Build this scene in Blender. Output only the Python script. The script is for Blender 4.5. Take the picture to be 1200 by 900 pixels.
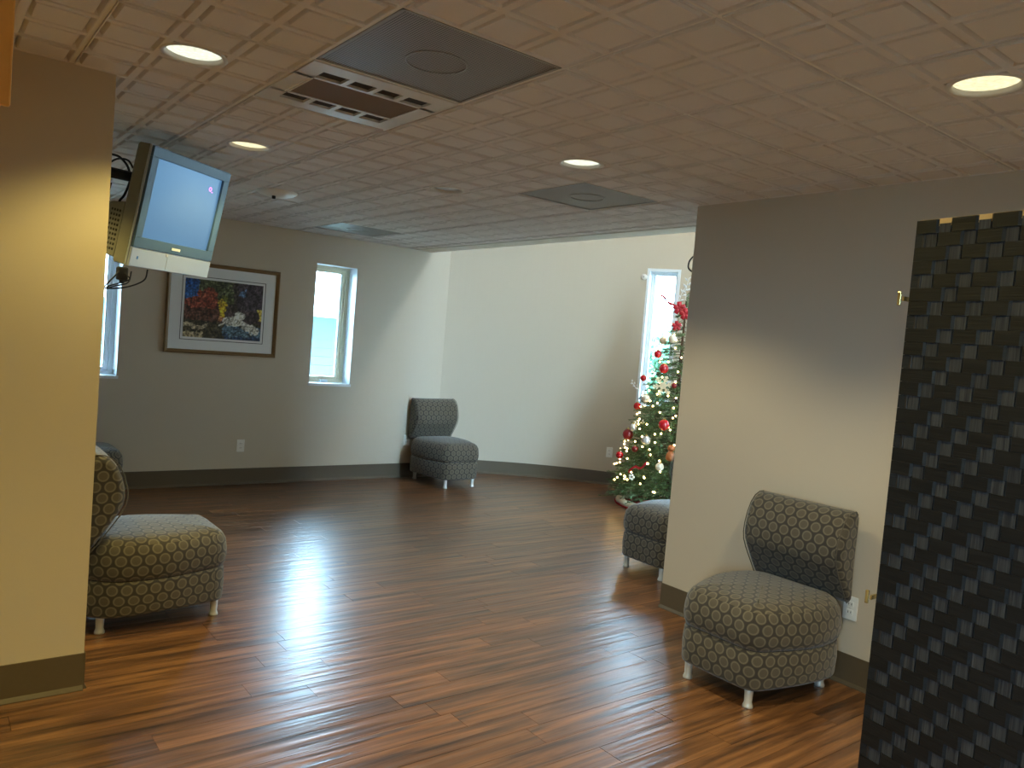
import bpy, bmesh, math, random
import numpy as np
from mathutils import Vector, Matrix
from mathutils.noise import noise as pnoise

for o in list(bpy.data.objects): bpy.data.objects.remove(o)
S = bpy.context.scene
COL = S.collection
PI = math.pi
random.seed(7)

# ---------------------------------------------------------------- camera
# room frame: X along the right-hand ceiling joints, Y towards the back wall, Z up, metres
CAM = np.array([-1.662, -2.001, 1.528])
F_PX = 914.0
RIGHT = np.array([0.7900, -0.6073, 0.0831]); UP = np.array([-0.0341, 0.0917, 0.9952]); FWD = np.array([0.6122, 0.7890, -0.0516])
RIGHT /= np.linalg.norm(RIGHT); FWD -= RIGHT * (FWD @ RIGHT); FWD /= np.linalg.norm(FWD); UP = np.cross(RIGHT, FWD)
cam_d = bpy.data.cameras.new('camera'); cam_d.sensor_width = 36; cam_d.sensor_fit = 'HORIZONTAL'
cam_d.lens = F_PX / 1200 * 36; cam_d.clip_start = .05
cam = bpy.data.objects.new('camera', cam_d); COL.objects.link(cam)
cam.matrix_world = Matrix(((RIGHT[0], UP[0], -FWD[0], CAM[0]), (RIGHT[1], UP[1], -FWD[1], CAM[1]),
                           (RIGHT[2], UP[2], -FWD[2], CAM[2]), (0, 0, 0, 1)))
S.camera = cam
def project(p):
    v = np.asarray(p, float) - CAM; z = v @ FWD
    return 600 + F_PX * (v @ RIGHT) / z, 450 - F_PX * (v @ UP) / z, z
def ray(x, y): return RIGHT * (x - 600) / F_PX - UP * (y - 450) / F_PX + FWD

# ---------------------------------------------------------------- world, exposure
w = bpy.data.worlds.new('sky'); S.world = w; w.use_nodes = True
bg = w.node_tree.nodes['Background']
bg.inputs[0].default_value = (0.48, 0.76, 1.0, 1); bg.inputs[1].default_value = 29.0
S.view_settings.view_transform = 'Standard'; S.view_settings.look = 'None'
S.view_settings.exposure = 0.80; S.view_settings.gamma = 1; S.view_settings.use_curve_mapping = False
LAMP_POWER = 34.0
BOW_LAMP_POWER = 50.0

# ---------------------------------------------------------------- room dimensions
H = 2.44; CELL = 0.2032; TILE = 3 * CELL
XR = 2.024; YR_END = 1.092; XBLOCK = 2.74       # right wall and its block
YC = 1.415; XC = -1.066                          # stub wall at the left
YB = 5.258; XB_END = 2.978                       # back wall
XE = 2.54                                        # tiled ceiling edge
AC = (1.83, 2.06); AR = 3.69                     # bow wall
XL = -3.4; YN = -4.2; HB = 4.3

# ---------------------------------------------------------------- materials
def srgb(r, g, b):
    f = lambda c: (c / 255 / 12.92) if c / 255 <= .04045 else ((c / 255 + .055) / 1.055) ** 2.4
    return (f(r), f(g), f(b), 1)
def newmat(name):
    m = bpy.data.materials.new(name); m.use_nodes = True
    nt = m.node_tree; return m, nt, nt.nodes['Principled BSDF']
def N(nt, typ, **kw):
    n = nt.nodes.new(typ)
    for k, v in kw.items(): setattr(n, k, v)
    return n
def L(nt, a, b): nt.links.new(a, b)
def plain(name, col, rough=.6, metal=0, noise_amt=.06, nscale=40, bump=0, spec=.5, emit=None, estr=0):
    m, nt, b = newmat(name)
    tc = N(nt, 'ShaderNodeTexCoord'); no = N(nt, 'ShaderNodeTexNoise'); no.inputs['Scale'].default_value = nscale; no.inputs['Detail'].default_value = 4
    L(nt, tc.outputs['Object'], no.inputs['Vector'])
    mx = N(nt, 'ShaderNodeMix', data_type='RGBA')
    mx.inputs['A'].default_value = tuple(c * (1 - noise_amt) for c in col[:3]) + (1,)
    mx.inputs['B'].default_value = tuple(min(1, c * (1 + noise_amt)) for c in col[:3]) + (1,)
    L(nt, no.outputs['Fac'], mx.inputs['Factor']); L(nt, mx.outputs['Result'], b.inputs['Base Color'])
    b.inputs['Roughness'].default_value = rough; b.inputs['Metallic'].default_value = metal; b.inputs['Specular IOR Level'].default_value = spec
    if bump:
        bp = N(nt, 'ShaderNodeBump'); bp.inputs['Strength'].default_value = bump; bp.inputs['Distance'].default_value = .002
        L(nt, no.outputs['Fac'], bp.inputs['Height']); L(nt, bp.outputs['Normal'], b.inputs['Normal'])
    if emit:
        b.inputs['Emission Color'].default_value = emit; b.inputs['Emission Strength'].default_value = estr
    return m
M = {}
M['wall'] = plain('wall_paint', srgb(196, 184, 165), .75, nscale=220, noise_amt=.02, bump=.12, spec=.25)
M['base'] = plain('vinyl_base', srgb(88, 76, 58), .45, nscale=60)
M['soffit'] = plain('soffit_white', srgb(222, 220, 212), .6, noise_amt=.02)
M['tile'] = plain('ceiling_tile', srgb(216, 211, 208), .85, nscale=260, noise_amt=.05, bump=.25, spec=.2)
M['tee'] = plain('ceiling_tee', srgb(226, 222, 214), .35, noise_amt=.01)
M['white_metal'] = plain('white_metal', srgb(205, 202, 196), .4, noise_amt=.02)
M['perf'] = None
M['slot'] = plain('dark_slot', srgb(40, 36, 32), .7)
M['filter'] = plain('filter_panel', srgb(118, 98, 72), .8, nscale=90)
M['plastic_white'] = plain('white_plastic', srgb(232, 230, 224), .4, noise_amt=.02)
M['plastic_grey'] = plain('grey_plastic', srgb(150, 150, 148), .5, noise_amt=.02)
M['black'] = plain('black_rubber', srgb(16, 16, 17), .5)
M['frame_vinyl'] = plain('cream_vinyl', srgb(226, 216, 186), .45, noise_amt=.02)
M['frame_white'] = plain('white_vinyl', srgb(228, 232, 236), .4, noise_amt=.02)
M['sill'] = plain('pale_sill', srgb(222, 224, 226), .35, noise_amt=.04, nscale=15)
M['leg'] = plain('brushed_leg', srgb(205, 203, 196), .35, metal=.3, noise_amt=.03)
M['seam'] = plain('dark_seam', srgb(30, 26, 23), .9)
M['silver'] = plain('silver_plastic', srgb(168, 176, 188), .4, metal=.2, noise_amt=.02)
M['olive'] = plain('tv_shell', srgb(122, 119, 104), .55, noise_amt=.03)
M['bezel'] = plain('tv_bezel', srgb(64, 88, 112), .35, noise_amt=.03)
M['gold'] = plain('gilt_wood', srgb(126, 98, 58), .4, noise_amt=.15, nscale=25)
M['mat'] = plain('picture_mat', srgb(224, 226, 226), .8, noise_amt=.01)
M['ink'] = plain('ink', srgb(36, 36, 40), .8)
M['orange_wood'] = plain('honey_wood', srgb(242, 176, 84), .4, noise_amt=.12, nscale=12)
M['strip_dark'] = None
M['brass'] = plain('brass', srgb(212, 190, 130), .25, metal=.9, noise_amt=.03)
M['pine_wood'] = plain('pale_wood', srgb(186, 152, 100), .5, noise_amt=.1, nscale=20)
M['black_wood'] = plain('black_wood', srgb(26, 24, 24), .45, noise_amt=.1)
M['trunk'] = plain('bark', srgb(74, 56, 40), .9, noise_amt=.2)
M['red'] = plain('red_glass', srgb(176, 16, 26), .18, noise_amt=.05, spec=.8)
M['dark_red'] = plain('dark_red_glass', srgb(120, 18, 22), .3, noise_amt=.05)
M['cream'] = plain('cream_glass', srgb(226, 214, 190), .2, noise_amt=.04)
M['silverglass'] = plain('silver_glass', srgb(214, 214, 210), .15, metal=.6, noise_amt=.03)
M['snow'] = plain('snowflake_wood', srgb(238, 218, 178), .6, noise_amt=.04)
M['ribbon'] = plain('red_ribbon', srgb(168, 20, 34), .4, noise_amt=.1)
M['glitter'] = plain('silver_glitter', srgb(222, 224, 228), .3, metal=.5, noise_amt=.1, nscale=200)
M['brown_orn'] = plain('gingerbread', srgb(170, 92, 40), .6)
M['felt_red'] = plain('red_felt', srgb(150, 18, 28), .95, noise_amt=.1)
M['plush'] = plain('white_plush', srgb(236, 226, 206), .95, noise_amt=.08, nscale=120, bump=.5)
M['gold_cap'] = plain('gold_cap', srgb(200, 170, 90), .3, metal=.9)
M['siding'] = plain('house_siding', srgb(236, 238, 240), .8, noise_amt=.02)
M['house_trim'] = plain('house_trim', srgb(248, 248, 248), .7, noise_amt=.01)
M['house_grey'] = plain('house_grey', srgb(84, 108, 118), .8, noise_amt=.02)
M['ground'] = plain('outside_ground', srgb(120, 122, 110), .9, noise_amt=.1, nscale=2)
M['bush'] = plain('outside_leaf', srgb(96, 140, 108), .8, noise_amt=.3, nscale=8)
M['glow_bulb'] = plain('warm_bulb', (1, .8, .45, 1), .4, emit=(1.0, .66, .24, 1), estr=12)

def mat_needles():
    m, nt, b = newmat('fir_needles')
    g = N(nt, 'ShaderNodeNewGeometry'); r = N(nt, 'ShaderNodeValToRGB')
    r.color_ramp.elements[0].color = srgb(44, 72, 40); r.color_ramp.elements[1].color = srgb(104, 134, 84)
    L(nt, g.outputs['Random Per Island'], r.inputs[0]); L(nt, r.outputs[0], b.inputs['Base Color']); b.inputs['Roughness'].default_value = .6
    return m
M['needles'] = mat_needles()

def mat_glass():
    m, nt, b = newmat('window_glass'); nt.nodes.remove(b)
    out = nt.nodes['Material Output']; t = N(nt, 'ShaderNodeBsdfTransparent'); gl = N(nt, 'ShaderNodeBsdfGlossy'); gl.inputs['Roughness'].default_value = .02
    t.inputs[0].default_value = (.93, .97, .98, 1)
    fr = N(nt, 'ShaderNodeFresnel'); fr.inputs[0].default_value = 1.35; mx = N(nt, 'ShaderNodeMixShader')
    L(nt, fr.outputs[0], mx.inputs[0]); L(nt, t.outputs[0], mx.inputs[1]); L(nt, gl.outputs[0], mx.inputs[2]); L(nt, mx.outputs[0], out.inputs['Surface'])
    return m
M['glass'] = mat_glass()

def mat_wood_floor():
    m, nt, b = newmat('wood_planks')
    g = N(nt, 'ShaderNodeNewGeometry'); oi = N(nt, 'ShaderNodeObjectInfo')
    rnd = N(nt, 'ShaderNodeMath', operation='ADD'); L(nt, g.outputs['Random Per Island'], rnd.inputs[0]); L(nt, oi.outputs['Random'], rnd.inputs[1])
    fr = N(nt, 'ShaderNodeMath', operation='FRACT'); L(nt, rnd.outputs[0], fr.inputs[0])
    off = N(nt, 'ShaderNodeMath', operation='MULTIPLY'); L(nt, fr.outputs[0], off.inputs[0]); off.inputs[1].default_value = 53
    sc = N(nt, 'ShaderNodeVectorMath', operation='MULTIPLY'); L(nt, g.outputs['Position'], sc.inputs[0]); sc.inputs[1].default_value = (1.5, 24, 1)
    ad = N(nt, 'ShaderNodeVectorMath', operation='ADD'); L(nt, sc.outputs[0], ad.inputs[0])
    cb = N(nt, 'ShaderNodeCombineXYZ'); L(nt, off.outputs[0], cb.inputs['Z']); L(nt, cb.outputs[0], ad.inputs[1])
    n1 = N(nt, 'ShaderNodeTexNoise'); n1.inputs['Scale'].default_value = 1.0; n1.inputs['Detail'].default_value = 7; n1.inputs['Roughness'].default_value = .62; n1.inputs['Distortion'].default_value = .5
    L(nt, ad.outputs[0], n1.inputs['Vector'])
    r = N(nt, 'ShaderNodeValToRGB'); e = r.color_ramp.elements
    e[0].position = .34; e[0].color = srgb(54, 36, 24); e[1].position = .68; e[1].color = srgb(142, 98, 60)
    k = r.color_ramp.elements.new(.5); k.color = srgb(104, 69, 42)
    L(nt, n1.outputs['Fac'], r.inputs[0])
    hv = N(nt, 'ShaderNodeHueSaturation'); L(nt, r.outputs[0], hv.inputs['Color'])
    mr = N(nt, 'ShaderNodeMapRange'); L(nt, fr.outputs[0], mr.inputs[0]); mr.inputs[3].default_value = .80; mr.inputs[4].default_value = 1.16
    L(nt, mr.outputs[0], hv.inputs['Value']); L(nt, hv.outputs[0], b.inputs['Base Color'])
    # fine embossed grain and long ripples
    s2 = N(nt, 'ShaderNodeVectorMath', operation='MULTIPLY'); L(nt, g.outputs['Position'], s2.inputs[0]); s2.inputs[1].default_value = (1.4, 30, 1)
    n2 = N(nt, 'ShaderNodeTexNoise'); n2.inputs['Scale'].default_value = 1; n2.inputs['Detail'].default_value = 3; L(nt, s2.outputs[0], n2.inputs['Vector'])
    bp = N(nt, 'ShaderNodeBump'); bp.inputs['Strength'].default_value = .55; bp.inputs['Distance'].default_value = .006
    L(nt, n2.outputs['Fac'], bp.inputs['Height']); L(nt, bp.outputs['Normal'], b.inputs['Normal'])
    rr = N(nt, 'ShaderNodeMapRange'); L(nt, n1.outputs['Fac'], rr.inputs[0]); rr.inputs[3].default_value = .27; rr.inputs[4].default_value = .38
    L(nt, rr.outputs[0], b.inputs['Roughness']); b.inputs['Specular IOR Level'].default_value = .7
    b.inputs['Coat Weight'].default_value = .25; b.inputs['Coat Roughness'].default_value = .23; L(nt, bp.outputs['Normal'], b.inputs['Coat Normal'])
    return m
M['floor'] = mat_wood_floor()

def mat_fabric():
    m, nt, b = newmat('ring_fabric')
    uv = N(nt, 'ShaderNodeUVMap')
    a = .063
    def lattice(ox, oy):
        sc = N(nt, 'ShaderNodeVectorMath', operation='MULTIPLY_ADD'); L(nt, uv.outputs[0], sc.inputs[0])
        sc.inputs[1].default_value = (1 / a, 1 / (a * 1.62), 0); sc.inputs[2].default_value = (ox, oy, 0)
        fr = N(nt, 'ShaderNodeVectorMath', operation='FRACTION'); L(nt, sc.outputs[0], fr.inputs[0])
        sb = N(nt, 'ShaderNodeVectorMath', operation='SUBTRACT'); L(nt, fr.outputs[0], sb.inputs[0]); sb.inputs[1].default_value = (.5, .5, 0)
        ml = N(nt, 'ShaderNodeVectorMath', operation='MULTIPLY'); L(nt, sb.outputs[0], ml.inputs[0]); ml.inputs[1].default_value = (1, 1.62, 0)
        ln = N(nt, 'ShaderNodeVectorMath', operation='LENGTH'); L(nt, ml.outputs[0], ln.inputs[0]); return ln.outputs['Value']
    mn = N(nt, 'ShaderNodeMath', operation='MINIMUM'); L(nt, lattice(0, 0), mn.inputs[0]); L(nt, lattice(.5, .5), mn.inputs[1])
    no = N(nt, 'ShaderNodeTexNoise'); no.inputs['Scale'].default_value = 900; L(nt, uv.outputs[0], no.inputs['Vector'])
    nm = N(nt, 'ShaderNodeMath', operation='MULTIPLY_ADD'); L(nt, no.outputs['Fac'], nm.inputs[0]); nm.inputs[1].default_value = .09; nm.inputs[2].default_value = -.045
    d = N(nt, 'ShaderNodeMath', operation='ADD'); L(nt, mn.outputs[0], d.inputs[0]); L(nt, nm.outputs[0], d.inputs[1])
    r = N(nt, 'ShaderNodeValToRGB'); cr = r.color_ramp; cr.interpolation = 'LINEAR'
    ring = srgb(106, 98, 82); inner = srgb(83, 76, 64); bgc = srgb(55, 50, 45)
    cr.elements[0].position = 0; cr.elements[0].color = inner; cr.elements[1].position = 1; cr.elements[1].color = bgc
    for p, c in ((.27, inner), (.31, ring), (.37, ring), (.43, bgc)):
        x = cr.elements.new(p); x.color = c
    L(nt, d.outputs[0], r.inputs[0]); L(nt, r.outputs[0], b.inputs['Base Color'])
    b.inputs['Roughness'].default_value = .8; b.inputs['Sheen Weight'].default_value = .25; b.inputs['Specular IOR Level'].default_value = .3
    n2 = N(nt, 'ShaderNodeTexNoise'); n2.inputs['Scale'].default_value = 500; L(nt, uv.outputs[0], n2.inputs['Vector'])
    bp = N(nt, 'ShaderNodeBump'); bp.inputs['Strength'].default_value = .25; bp.inputs['Distance'].default_value = .001; L(nt, n2.outputs['Fac'], bp.inputs['Height']); L(nt, bp.outputs[0], b.inputs['Normal'])
    return m
M['fabric'] = mat_fabric()

def mat_perf():
    m, nt, b = newmat('perforated_grille')
    tc = N(nt, 'ShaderNodeTexCoord'); sc = N(nt, 'ShaderNodeVectorMath', operation='SCALE'); L(nt, tc.outputs['Object'], sc.inputs[0]); sc.inputs['Scale'].default_value = 110
    fr = N(nt, 'ShaderNodeVectorMath', operation='FRACTION'); L(nt, sc.outputs[0], fr.inputs[0])
    sb = N(nt, 'ShaderNodeVectorMath', operation='SUBTRACT'); L(nt, fr.outputs[0], sb.inputs[0]); sb.inputs[1].default_value = (.5, .5, 0)
    ml = N(nt, 'ShaderNodeVectorMath', operation='MULTIPLY'); L(nt, sb.outputs[0], ml.inputs[0]); ml.inputs[1].default_value = (1, 1, 0)
    ln = N(nt, 'ShaderNodeVectorMath', operation='LENGTH'); L(nt, ml.outputs[0], ln.inputs[0])
    r = N(nt, 'ShaderNodeValToRGB'); r.color_ramp.elements[0].position = .33; r.color_ramp.elements[0].color = srgb(52, 50, 50)
    r.color_ramp.elements[1].position = .38; r.color_ramp.elements[1].color = srgb(150, 145, 142)
    L(nt, ln.outputs['Value'], r.inputs[0]); L(nt, r.outputs[0], b.inputs['Base Color']); b.inputs['Roughness'].default_value = .45
    return m
M['perf'] = mat_perf()
def mat_strip(name, c0, c1, rough):
    m, nt, b = newmat(name)
    tc = N(nt, 'ShaderNodeTexCoord'); oi = N(nt, 'ShaderNodeObjectInfo')
    mp = N(nt, 'ShaderNodeVectorMath', operation='MULTIPLY'); L(nt, tc.outputs['Object'], mp.inputs[0]); mp.inputs[1].default_value = (12, 12, 420) if 'h_' in name else (420, 420, 12)
    ad = N(nt, 'ShaderNodeVectorMath', operation='ADD'); L(nt, mp.outputs[0], ad.inputs[0])
    ms = N(nt, 'ShaderNodeMath', operation='MULTIPLY'); L(nt, oi.outputs['Random'], ms.inputs[0]); ms.inputs[1].default_value = 90; L(nt, ms.outputs[0], ad.inputs[1])
    no = N(nt, 'ShaderNodeTexNoise'); no.inputs['Scale'].default_value = 1; no.inputs['Detail'].default_value = 5; L(nt, ad.outputs[0], no.inputs['Vector'])
    r = N(nt, 'ShaderNodeValToRGB'); r.color_ramp.elements[0].position = .35; r.color_ramp.elements[0].color = c0; r.color_ramp.elements[1].position = .75; r.color_ramp.elements[1].color = c1
    L(nt, no.outputs['Fac'], r.inputs[0]); L(nt, r.outputs[0], b.inputs['Base Color']); b.inputs['Roughness'].default_value = rough; b.inputs['Specular IOR Level'].default_value = .28
    bp = N(nt, 'ShaderNodeBump'); bp.inputs['Strength'].default_value = .5; bp.inputs['Distance'].default_value = .001; L(nt, no.outputs['Fac'], bp.inputs['Height']); L(nt, bp.outputs[0], b.inputs['Normal'])
    return m
M['strip_h'] = mat_strip('h_strip_fibre', srgb(8, 8, 10), srgb(22, 22, 23), .5)
M['strip_v'] = mat_strip('v_strip_fibre', srgb(28, 30, 36), srgb(62, 63, 66), .4)
def mat_lens(name, col, strength, base):
    m, nt, b = newmat(name)
    tc = N(nt, 'ShaderNodeTexCoord'); mp = N(nt, 'ShaderNodeVectorMath', operation='MULTIPLY'); L(nt, tc.outputs['Object'], mp.inputs[0]); mp.inputs[1].default_value = (38, 38, 20)
    no = N(nt, 'ShaderNodeTexNoise'); no.inputs['Scale'].default_value = 1.5; no.inputs['Detail'].default_value = 3; L(nt, mp.outputs[0], no.inputs['Vector'])
    r = N(nt, 'ShaderNodeMapRange'); L(nt, no.outputs['Fac'], r.inputs[0]); r.inputs[1].default_value = .3; r.inputs[2].default_value = .7; r.inputs[3].default_value = strength * .72; r.inputs[4].default_value = strength * 1.25
    b.inputs['Base Color'].default_value = base; b.inputs['Roughness'].default_value = .2
    b.inputs['Emission Color'].default_value = col; L(nt, r.outputs[0], b.inputs['Emission Strength'])
    bp = N(nt, 'ShaderNodeBump'); bp.inputs['Strength'].default_value = .6; L(nt, no.outputs['Fac'], bp.inputs['Height']); L(nt, bp.outputs[0], b.inputs['Normal'])
    return m
M['lens_white'] = mat_lens('lit_lens_white', (.95, 1.0, .80, 1), .58, srgb(200, 200, 190))
M['lens_yellow'] = mat_lens('lit_lens_yellow', (1.0, .90, .55, 1), .62, srgb(200, 200, 180))
M['lens_off'] = mat_lens('unlit_lens', (.6, .8, 1, 1), 0.0, srgb(190, 200, 210))
def mat_tv():
    m, nt, b = newmat('tv_screen_glow')
    b.inputs['Base Color'].default_value = srgb(40, 48, 58); b.inputs['Roughness'].default_value = .3
    tc = N(nt, 'ShaderNodeTexCoord'); no = N(nt, 'ShaderNodeTexNoise'); no.inputs['Scale'].default_value = 1.6; L(nt, tc.outputs['Object'], no.inputs['Vector'])
    mx = N(nt, 'ShaderNodeMix', data_type='RGBA'); mx.inputs['A'].default_value = srgb(94, 140, 186); mx.inputs['B'].default_value = srgb(92, 156, 206); L(nt, no.outputs['Fac'], mx.inputs['Factor'])
    L(nt, mx.outputs['Result'], b.inputs['Emission Color']); b.inputs['Emission Strength'].default_value = .36
    return m
M['screen'] = mat_tv()
M['osd'] = plain('osd_magenta', srgb(190, 120, 220), .5, emit=srgb(205, 140, 240), estr=.9)

# ---------------------------------------------------------------- mesh helpers
def link(name, me, mat=None, parent=None, smooth=False):
    o = bpy.data.objects.new(name, me); COL.objects.link(o)
    if mat is not None and not me.materials: me.materials.append(mat)
    if smooth:
        for p in me.polygons: p.use_smooth = True
    if parent is not None: o.parent = parent
    return o
def from_bm(name, bm, mat=None, parent=None, smooth=False, recalc=True):
    if recalc: bmesh.ops.recalc_face_normals(bm, faces=bm.faces)
    me = bpy.data.meshes.new(name); bm.to_mesh(me); bm.free()
    return link(name, me, mat, parent, smooth)
def pyd(name, v, f, mat=None, parent=None, smooth=False):
    me = bpy.data.meshes.new(name); me.from_pydata([tuple(map(float, p)) for p in v], [], f); me.update()
    return link(name, me, mat, parent, smooth)
def empty(name, loc=(0, 0, 0), rz=0):
    o = bpy.data.objects.new(name, None); COL.objects.link(o); o.location = loc; o.rotation_euler = (0, 0, rz); o.empty_display_size = .1
    return o
def tag(o, label, cat, group=None):
    o['label'] = label; o['category'] = cat
    if group: o['group'] = group
    return o
def struct(o, label=None):
    o['kind'] = 'structure'
    if label: o['label'] = label
    return o
def abox(bm, lo, hi, bevel=0):
    r = bmesh.ops.create_cube(bm, size=1)
    vs = r['verts']
    for v in vs:
        v.co = Vector([lo[i] + (v.co[i] + .5) * (hi[i] - lo[i]) for i in range(3)])
    if bevel:
        es = list({e for v in vs for e in v.link_edges})
        bmesh.ops.bevel(bm, geom=es, offset=bevel, segments=2, profile=.5, affect='EDGES')
def boxo(name, lo, hi, mat, parent=None, bevel=0):
    bm = bmesh.new(); abox(bm, lo, hi, bevel); return from_bm(name, bm, mat, parent)
def lathe(bm, prof, n=24, c=(0, 0, 0), caps=True):
    rings = []
    for r, z in prof:
        rings.append([bm.verts.new((c[0] + r * math.cos(2 * PI * i / n), c[1] + r * math.sin(2 * PI * i / n), c[2] + z)) for i in range(n)])
    for a, b in zip(rings, rings[1:]):
        for i in range(n): bm.faces.new((a[i], a[(i + 1) % n], b[(i + 1) % n], b[i]))
    if caps:
        for ring, flip in ((rings[0], True), (rings[-1], False)):
            bm.faces.new(ring[::-1] if flip else ring)
def tube(bm, pts, r, n=8, caps=True):
    pts = [Vector(p) for p in pts]; rings = []
    nrm = None
    for i, p in enumerate(pts):
        t = (pts[min(i + 1, len(pts) - 1)] - pts[max(i - 1, 0)]).normalized()
        if nrm is None:
            a = Vector((0, 0, 1)) if abs(t.z) < .9 else Vector((1, 0, 0)); nrm = t.cross(a).normalized()
        nrm = (nrm - t * nrm.dot(t)).normalized(); bn = t.cross(nrm)
        rr = r[i] if isinstance(r, (list, tuple)) else r
        rings.append([bm.verts.new(p + (nrm * math.cos(2 * PI * k / n) + bn * math.sin(2 * PI * k / n)) * rr) for k in range(n)])
    for a, b in zip(rings, rings[1:]):
        for k in range(n): bm.faces.new((a[k], a[(k + 1) % n], b[(k + 1) % n], b[k]))
    if caps: bm.faces.new(rings[0][::-1]); bm.faces.new(rings[-1])
def catmull(pts, k=6):
    P = [np.array(p, float) for p in pts]; P = [2 * P[0] - P[1]] + P + [2 * P[-1] - P[-2]]; out = []
    for i in range(1, len(P) - 2):
        for j in range(k):
            t = j / k
            out.append(.5 * (2 * P[i] + (P[i + 1] - P[i - 1]) * t + (2 * P[i - 1] - 5 * P[i] + 4 * P[i + 1] - P[i + 2]) * t * t + (3 * P[i] - P[i - 1] - 3 * P[i + 1] + P[i + 2]) * t ** 3))
    out.append(P[-2]); return [tuple(p) for p in out]
def copy_tree(o, parent=None):
    c = o.copy(); COL.objects.link(c); c.parent = parent
    for ch in list(o.children): copy_tree(ch, c)
    return c
def wall_mesh(name, us, zs, holes, thick, fmap, mat):
    """sheet of cells in (u,z) with holes, given thickness; fmap(u,z,d) -> xyz, d = depth behind the room face"""
    us = sorted(set(us + [h[0] for h in holes] + [h[1] for h in holes])); zs = sorted(set(zs + [h[2] for h in holes] + [h[3] for h in holes]))
    solid = [[not any(h[0] <= (us[i] + us[i + 1]) / 2 <= h[1] and h[2] <= (zs[j] + zs[j + 1]) / 2 <= h[3] for h in holes) for j in range(len(zs) - 1)] for i in range(len(us) - 1)]
    bm = bmesh.new(); V = {}
    def v(i, j, d):
        if (i, j, d) not in V: V[i, j, d] = bm.verts.new(fmap(us[i], zs[j], thick * d))
        return V[i, j, d]
    ni, nj = len(us) - 1, len(zs) - 1
    for i in range(ni):
        for j in range(nj):
            if not solid[i][j]: continue
            for d in (0, 1): bm.faces.new((v(i, j, d), v(i + 1, j, d), v(i + 1, j + 1, d), v(i, j + 1, d)))
            for (a, b, di, dj) in (((i, j), (i, j + 1), -1, 0), ((i + 1, j), (i + 1, j + 1), 1, 0), ((i, j), (i + 1, j), 0, -1), ((i, j + 1), (i + 1, j + 1), 0, 1)):
                ii, jj = i + di, j + dj
                if not (0 <= ii < ni and 0 <= jj < nj) or not solid[ii][jj]:
                    fc_ = bm.faces.new((v(*a, 0), v(*b, 0), v(*b, 1), v(*a, 1))); fc_.material_index = 1 if 0 <= ii < ni and 0 <= jj < nj else 0
    o = from_bm(name, bm, mat); o.data.materials.append(M['frame_white']); return o

# ---------------------------------------------------------------- floor
sub = boxo('floor', (XL, YN, -.06), (6.2, 6.2, -.004), M['base']); struct(sub, 'reddish brown wood plank floor')
PW, PL = .125, 1.22
rng = random.Random(3)
def plank_geo(x0, x1, y0, y1, z=0):
    e = .0009
    v = [(x0, y0, z - .003), (x1, y0, z - .003), (x1, y1, z - .003), (x0, y1, z - .003), (x0 + e, y0 + e, z), (x1 - e, y0 + e, z), (x1 - e, y1 - e, z), (x0 + e, y1 - e, z)]
    f = [(4, 5, 6, 7), (0, 1, 5, 4), (1, 2, 6, 5), (2, 3, 7, 6), (3, 0, 4, 7)]
    return v, f
def inside_room(x, y):
    if x > XR and y < YR_END - .1: return False
    if y > YB + .1 and x < XB_END: return False
    return math.hypot(x - AC[0], y - AC[1]) < AR + .1 or x < XB_END
cands = []
y = YN
while y < 5.75:
    off = rng.random() * PL; x = XL - off
    while x < 5.7:
        x0, x1 = max(x, XL), min(x + PL, 5.7)
        if x1 - x0 > .05 and (inside_room((x0 + x1) / 2, y + PW / 2) or inside_room(x0 + .05, y + PW / 2) or inside_room(x1 - .05, y + PW / 2)):
            cands.append((x0, x1, y, y + PW, x1 - x0 > PL - 1e-4))
        x += PL
    y += PW
scored = []
for c in cands:
    sz = 0
    for t in (.1, .5, .9):
        q = (c[0] + (c[1] - c[0]) * t, (c[2] + c[3]) / 2)
        px = project((q[0], q[1], 0))
        if px[2] > .4 and -20 < px[0] < 1220 and -20 < px[1] < 920:
            blocked = q[0] < XC and q[1] > YC
            if not blocked:
                a = project((q[0], c[2], 0)); b = project((q[0], c[3], 0)); sz = max(sz, abs(a[1] - b[1]))
    scored.append(sz)
order = sorted(range(len(cands)), key=lambda i: -scored[i])
single = set(i for i in order[:300] if scored[i] >= 5)
pm = None; restv, restf = [], []
for i, c in enumerate(cands):
    if i in single:
        if c[4]:
            if pm is None:
                v, f = plank_geo(0, PL, 0, PW); pm = bpy.data.meshes.new('plank'); pm.from_pydata(v, [], f); pm.materials.append(M['floor'])
            o = link('plank', pm, None, sub); o.location = (c[0], c[2], 0)
        else:
            v, f = plank_geo(0, c[1] - c[0], 0, PW); o = pyd('plank', v, f, M['floor'], sub); o.location = (c[0], c[2], 0)
    else:
        v, f = plank_geo(*c[:4]); k = len(restv); restv += v; restf += [tuple(a + k for a in q) for q in f]
o = pyd('far_planks', restv, restf, M['floor'], sub); o['kind'] = 'stuff'

# ---------------------------------------------------------------- walls
W1 = (1.452, 1.882, .975, 2.150); W0 = (-.70, -.268, .975, 2.150)
wall_back = wall_mesh('wall_back', [XL, XB_END], [0, H + .25], [W0, W1], .30, lambda u, z, d: (u, YB + d, z), M['wall']); struct(wall_back, 'beige painted back wall with two narrow windows')
wall_above = boxo('wall_upper', (XBLOCK - .06, YB, H + .25), (XB_END, YB + .30, HB), M['wall']); struct(wall_above)
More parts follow.
